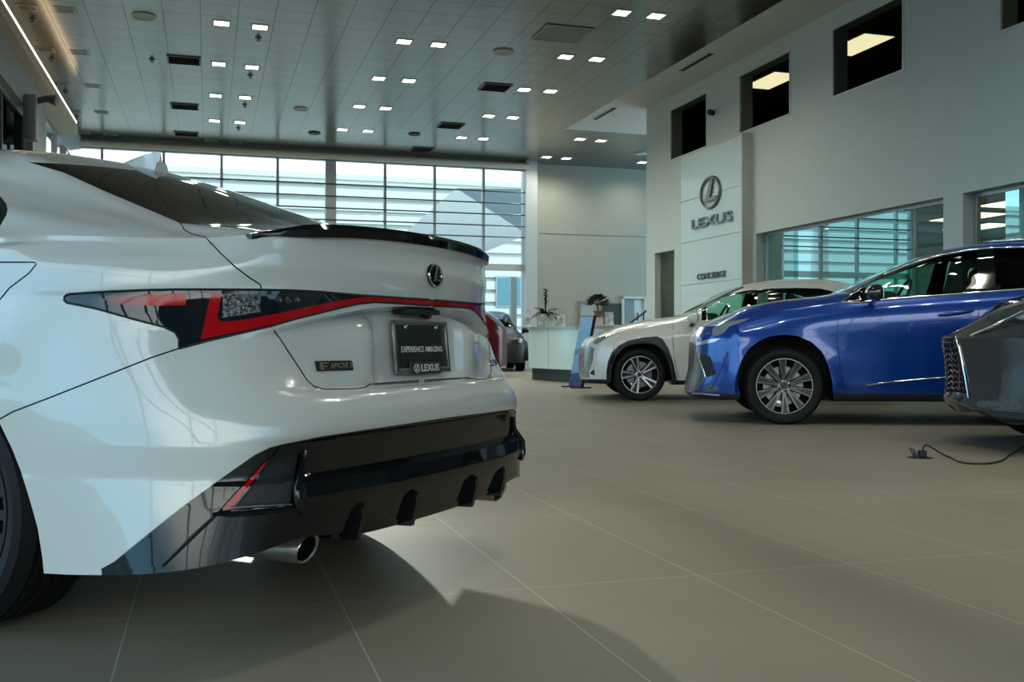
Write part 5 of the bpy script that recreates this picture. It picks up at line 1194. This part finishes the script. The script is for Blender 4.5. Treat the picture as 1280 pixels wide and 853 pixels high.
bm = BM(); prism(bm, [(-.09, -.05, 0), (.09, -.05, 0), (.09, .02, .27), (-.09, .02, .27)], (0, .012, 0)); obj('brochure', bm, mat('brochure print', (.55, .55, .58), .4, noise=.4, nscale=14), br); bm = BM(); box(bm, (0, .0, .01), (.2, .14, .02)); obj('holder_base', bm, WALL, br)
# blue display board
bb = at(718, 485, 16.6); t = thing('display_board', 'leaning light blue display board with dark blue foot in front of the desk', 'display board', (bb[0], bb[1], 0))
A_ = Vector((.155, -.46, 0)).normalized(); tilt = Vector((.22, .03, 1.20))
def board(bm, h0, h1, w, th, off):
    n = Vector((A_.y, -A_.x, 0)).normalized()*-1
    p = lambda s, h: A_*s*w+tilt*h
    base = [p(-1, h0), p(1, h0), p(1, h1), p(-1, h1)]
    prism(bm, [q+n*off for q in base], n*th); return n
bm = BM(); board(bm, 0.02, 1.0, .27, .05, .0); obj('board_core', bm, BLACK_M, t)
nrm = Vector((A_.y, -A_.x, 0)).normalized()*-1
sgn = 1 if nrm.dot(Vector((-bb[0], -bb[1], 0))) > 0 else -1
LB = mat('light blue print', (.13, .38, .66), .3, coat=.2); DB_ = mat('dark blue print', (.008, .025, .17), .3, coat=.2); WB = mat('slate wave print', (.05, .12, .20), .3, coat=.4)
def curvy(h, amp, ph): return [(s, h+amp*math.sin(s*1.7+ph)) for s in np.linspace(-1, 1, 13)]
def printed(name, lo, hi, m, off):
    bm = BM(); f = .052 if sgn > 0 else -.003
    pl = [A_*s*.262+tilt*h+nrm*(f+off*sgn) for s, h in lo]+[A_*s*.262+tilt*h+nrm*(f+off*sgn) for s, h in hi[::-1]]
    bm.faces.new([bm.verts.new(p) for p in pl]); obj(name, bm, m, t)
printed('foot_print', [(-1, .03), (1, .03)], curvy(.21, .012, 0), DB_, .001); printed('lower_print', curvy(.21, .012, 0), curvy(.47, .03, .6), LB, .001); printed('wave_print', curvy(.47, .03, .6), curvy(.54, .035, .9), WB, .001); printed('upper_print', curvy(.54, .035, .9), [(s, .99) for s in np.linspace(-1, 1, 13)], LB, .001)
bm = BM()
for s in (-1, 1): box(bm, A_*s*.2+Vector((.03, 0, .012)), (.34, .05, .024), 0, .006)
obj('board_foot', bm, BLACK_M, t)
# ------------------------------------------------------------------ back corner: niche, dark board, glass door, hand rail
def back_px(px, py, off=.0): q = px_on_b(px, py, BW-off); return q
q0, q1 = back_px(724, 378), back_px(748, 400)
t = empty_room('window_30'); t['kind'] = 'structure'
bm = BM(); w = q1[0]-q0[0]; cx_ = (q0[0]+q1[0])/2
for c, s in (((cx_, BW-.04, 2.0), (w, .08, .06)), ((q0[0], BW-.04, 1.4), (.06, .08, 1.2)), ((q1[0], BW-.04, 1.4), (.06, .08, 1.2))): box(bm, c, s)
obj('frame', bm, mat('niche frame brown', (.28, .24, .18), .6), t); bm = BM(); box(bm, (cx_, BW-.01, 1.4), (w, .02, 1.2)); obj('niche_back', bm, mat('niche pale', (.42, .45, .42), .5), t)
q0, q1 = back_px(753, 380), back_px(775.5, 410); t = thing('wall_screen', 'dark grey board on the back wall left of the glass door', 'board', R2W((q0[0]+q1[0])/2, BW-.03, (q0[2]+q1[2])/2), RZ)
bm = BM(); box(bm, (0, 0, 0), (q1[0]-q0[0], .05, q0[2]-q1[2]), 0, .008); obj('board_panel', bm, mat('dark board', (.035, .035, .037), .4), t); bm = BM(); box(bm, (0, -.005, (q0[2]-q1[2])/2), (q1[0]-q0[0]+.04, .07, .03)); obj('board_rail', bm, mat('board rail', (.08, .08, .08), .4), t)
q0, q1 = back_px(776, 370.5), back_px(806.5, 420); t = empty_room('door_1'); t['kind'] = 'structure'; w = q1[0]-q0[0]; cx_ = (q0[0]+q1[0])/2; zt = q0[2]
bm = BM()
for c, s in (((cx_, BW-.05, zt-.04), (w, .12, .08)), ((q0[0]+.04, BW-.05, zt/2), (.08, .12, zt)), ((q1[0]-.04, BW-.05, zt/2), (.08, .12, zt))): box(bm, c, s)
obj('door_frame', bm, WALL, t); bm = BM(); box(bm, (cx_, BW-.015, zt/2-.05), (w-.16, .03, zt-.1)); obj('door_backing', bm, mat('bright corridor', (.62, .72, .72), .5), t)
bm = BM(); box(bm, (cx_-.15, BW-.06, zt/2-.05), (w*.38, .02, zt-.12)); obj('door_leaf', bm, mat('green door glass', (.20, .28, .27), .15), t); bm = BM(); box(bm, (cx_+.12, BW-.09, 1.55), (.03, .04, .25)); obj('door_handle', bm, BLACK_M, t)
t = thing('hand_rail', 'dark sloping stair rail near the wall end at the back', 'hand rail', R2W(*back_px(795, 426, 3)[:2], 0), RZ)
p0 = back_px(783, 408, 3); p1 = back_px(807, 389, 3); o_ = back_px(795, 426, 3)
bm = BM(); tube(bm, [(p0[0]-o_[0], 0, p0[2]), (p1[0]-o_[0]+.1, 0, p1[2]+.06)], .028, 8); obj('rail_top', bm, BLACK_M, t)
bm = BM(); tube(bm, [(p0[0]-o_[0]+.2, 0, p0[2]-.2), (p1[0]-o_[0]+.1, 0, p1[2]-.30)], .02, 8); obj('rail_low', bm, BLACK_M, t)
for f in (.12, .9):
    x = p0[0]-o_[0]+(p1[0]-p0[0])*f; bm = BM(); tube(bm, [(x, 0, 0), (x, 0, p0[2]+(p1[2]-p0[2])*f)], .02, 8); obj('rail_post', bm, BLACK_M, t)
# stair rail behind the glass opening next to the sign
bm = BM(); quad(bm, [(AW+.15, 20.0, 0), (AW+.15, 21.0, 0), (AW+.15, 21.0, 2.8), (AW+.15, 20.0, 2.8)]); o = robj('window_31', bm, W_GLASS); o['kind'] = 'structure'
t = thing('stair_rail', 'dark stair rails behind the glazed opening beside the sign panel', 'stair rail', R2W(AW+1.2, 20.6, 0), RZ)
for dz, nm in ((0, 'upper_rail'), (-.32, 'lower_rail')):
    bm = BM(); tube(bm, [(-.8, .6, 1.25+dz), (1.5, -.5, 2.7+dz)], .025, 8); obj(nm, bm, BLACK_M, t)
bm = BM(); box(bm, (.2, .35, .8), (.05, .05, 1.6)); obj('rail_post', bm, BLACK_M, t)
# ------------------------------------------------------------------ floor outlet and cable to the grey crossover
pl = on_z(1150, 572.5, 0); t = thing('floor_socket', 'open dark floor socket with raised lid right of centre', 'floor socket', (pl[0], pl[1], 0))
bm = BM(); lathe(bm, [(0, .004), (.075, .004), (.085, 0)], 28); obj('socket_plate', bm, mat('socket metal', (.06, .06, .06), .35, .7), t)
bm = BM(); box(bm, (-.035, .02, .035), (.006, .09, .07), 0, .002, Matrix.Rotation(-.5, 4, 'Y')); obj('socket_lid', bm, mat('socket lid', (.18, .19, .18), .3, .7), t)
t = thing('charging_cable', 'thin black cable running from the floor socket to the grey crossover', 'cable', (pl[0], pl[1], 0))
bm = BM(); box(bm, (.015, 0, .028), (.05, .04, .045), 0, .006); obj('plug', bm, BLACK_M, t)
def fp(px, py): q = on_z(px, py, .008); return Vector((q[0]-pl[0], q[1]-pl[1], .008))
c_ = [(.02, 0, .05), (.025, 0, .075), (.05, 0, .082), (.09, 0, .06), (.16, -.02, .016)]+[tuple(fp(*p)) for p in ((1185, 571), (1207, 579), (1225, 580), (1245, 578), (1262, 569), (1282, 557), (1300, 548))]+[(1.05, .30, .20), (1.06, .33, .33)]
bm = BM(); tube(bm, [Vector(p) for p in spline(c_, 5)], .006, 8); obj('cord', bm, BLACK_M, t, 60)
# ------------------------------------------------------------------ daylight, lamps, camera
sc = bpy.context.scene
w = bpy.data.worlds.new('day sky'); sc.world = w; w.use_nodes = True; nt = w.node_tree; bg = nt.nodes['Background']
tc = nt.nodes.new('ShaderNodeTexCoord'); sx = nt.nodes.new('ShaderNodeSeparateXYZ'); rp = nt.nodes.new('ShaderNodeValToRGB')
nt.links.new(tc.outputs['Generated'], sx.inputs[0]); 
def ramp(stops):
    r = nt.nodes.new('ShaderNodeValToRGB'); e = r.color_ramp.elements
    e[0].position, e[0].color = stops[0][0], (*stops[0][1], 1); e[1].position, e[1].color = stops[-1][0], (*stops[-1][1], 1)
    for p, c in stops[1:-1]: x = e.new(p); x.color = (*c, 1)
    nt.links.new(sx.outputs['Z'], r.inputs['Fac']); return r
nt.nodes.remove(rp)
blue = ramp([(0, (.26, .60, .88)), (.08, (.27, .60, .90)), (.25, (.32, .62, .90)), (.6, (.46, .66, .88))])
back = ramp([(0, (.22, .27, .30)), (.10, (.26, .33, .38)), (.17, (1.5, 1.55, 1.5)), (.45, (1.5, 1.55, 1.52)), (.8, (.7, .8, .9))])
pale = ramp([(0, (.95, 1.0, .99)), (.10, (.92, .99, 1.0)), (.3, (.75, .88, 1.0)), (.7, (.48, .66, .90))])
mr = nt.nodes.new('ShaderNodeMapRange'); mr.inputs['From Min'].default_value = .1; mr.inputs['From Max'].default_value = .85; nt.links.new(sx.outputs['Y'], mr.inputs['Value'])
mx = nt.nodes.new('ShaderNodeMixRGB'); nt.links.new(mr.outputs['Result'], mx.inputs['Fac']); nt.links.new(blue.outputs['Color'], mx.inputs[1]); nt.links.new(pale.outputs['Color'], mx.inputs[2])
mb = nt.nodes.new('ShaderNodeMapRange'); mb.inputs['From Min'].default_value = -.68; mb.inputs['From Max'].default_value = -.95; nt.links.new(sx.outputs['Y'], mb.inputs['Value'])
m2 = nt.nodes.new('ShaderNodeMixRGB'); nt.links.new(mb.outputs['Result'], m2.inputs['Fac']); nt.links.new(mx.outputs['Color'], m2.inputs[1]); nt.links.new(back.outputs['Color'], m2.inputs[2])
nt.links.new(m2.outputs['Color'], bg.inputs['Color']); bg.inputs['Strength'].default_value = 3.0
def portal(a, b, z, sx_, sz, rot):
    l = bpy.data.lights.new('sky_portal', 'AREA'); l.shape = 'RECTANGLE'; l.size = sx_; l.size_y = sz; l.cycles.is_portal = True; l.energy = 1
    o = bpy.data.objects.new('sky_portal', l); C.objects.link(o); o.location = R2W(a, b, z); o.rotation_euler = (PI/2, 0, RZ+rot); return o
portal((ALN+AW)/2, BR-.15, ZC/2, AW-ALN, ZC, PI)       # front glass behind the camera
portal(ALN-.15, 1.5, ZC/2, 23, ZC, PI/2)
portal((AL_W+A_END)/2, BW+.2, ZT/2, A_END-AL_W, ZT, 0)
su = bpy.data.lights.new('sun', 'SUN'); su.energy = 3.2; su.angle = math.radians(.9); su.color = (1, .94, .84)
so = bpy.data.objects.new('sun', su); C.objects.link(so); so.rotation_euler = Vector((.24, -.97, -.203)).to_track_quat('-Z', 'Y').to_euler()
def spot(px, py, e, size=2.75):
    a, b, z = px_on_z(px, py, ZC); l = bpy.data.lights.new('downlight_beam', 'SPOT'); l.energy = e; l.spot_size = size; l.spot_blend = .9; l.color = (.96, 1, .86); l.shadow_soft_size = .1
    o = bpy.data.objects.new('downlight_beam', l); C.objects.link(o); o.location = R2W(a, b, ZC-.03); o.rotation_euler = (0, 0, 0)
for p in ON: spot(*p, 125)
for p in OVER_ADDED: spot(*dl_at(*p), {9.2: 40, 6.4: 70, 3.6: 130}[p[1]])  # beams of the added overhead downlights
cam = bpy.data.cameras.new('camera'); co = bpy.data.objects.new('camera', cam); C.objects.link(co)
co.location = (0, 0, CH); co.rotation_euler = (PI/2, 0, 0); cam.sensor_width = 36; cam.lens = FPX*36/1280; cam.clip_start = .05; cam.clip_end = 500; sc.camera = co
cam.dof.use_dof = False
v = sc.view_settings; v.view_transform = 'Standard'; v.look = 'None'; v.exposure = .12; v.gamma = 1; v.use_curve_mapping = False
sc.cycles.use_denoising = True; sc.cycles.max_bounces = 10; sc.cycles.transparent_max_bounces = 24; sc.cycles.sample_clamp_indirect = 6; sc.cycles.caustics_reflective = False; sc.cycles.caustics_refractive = False
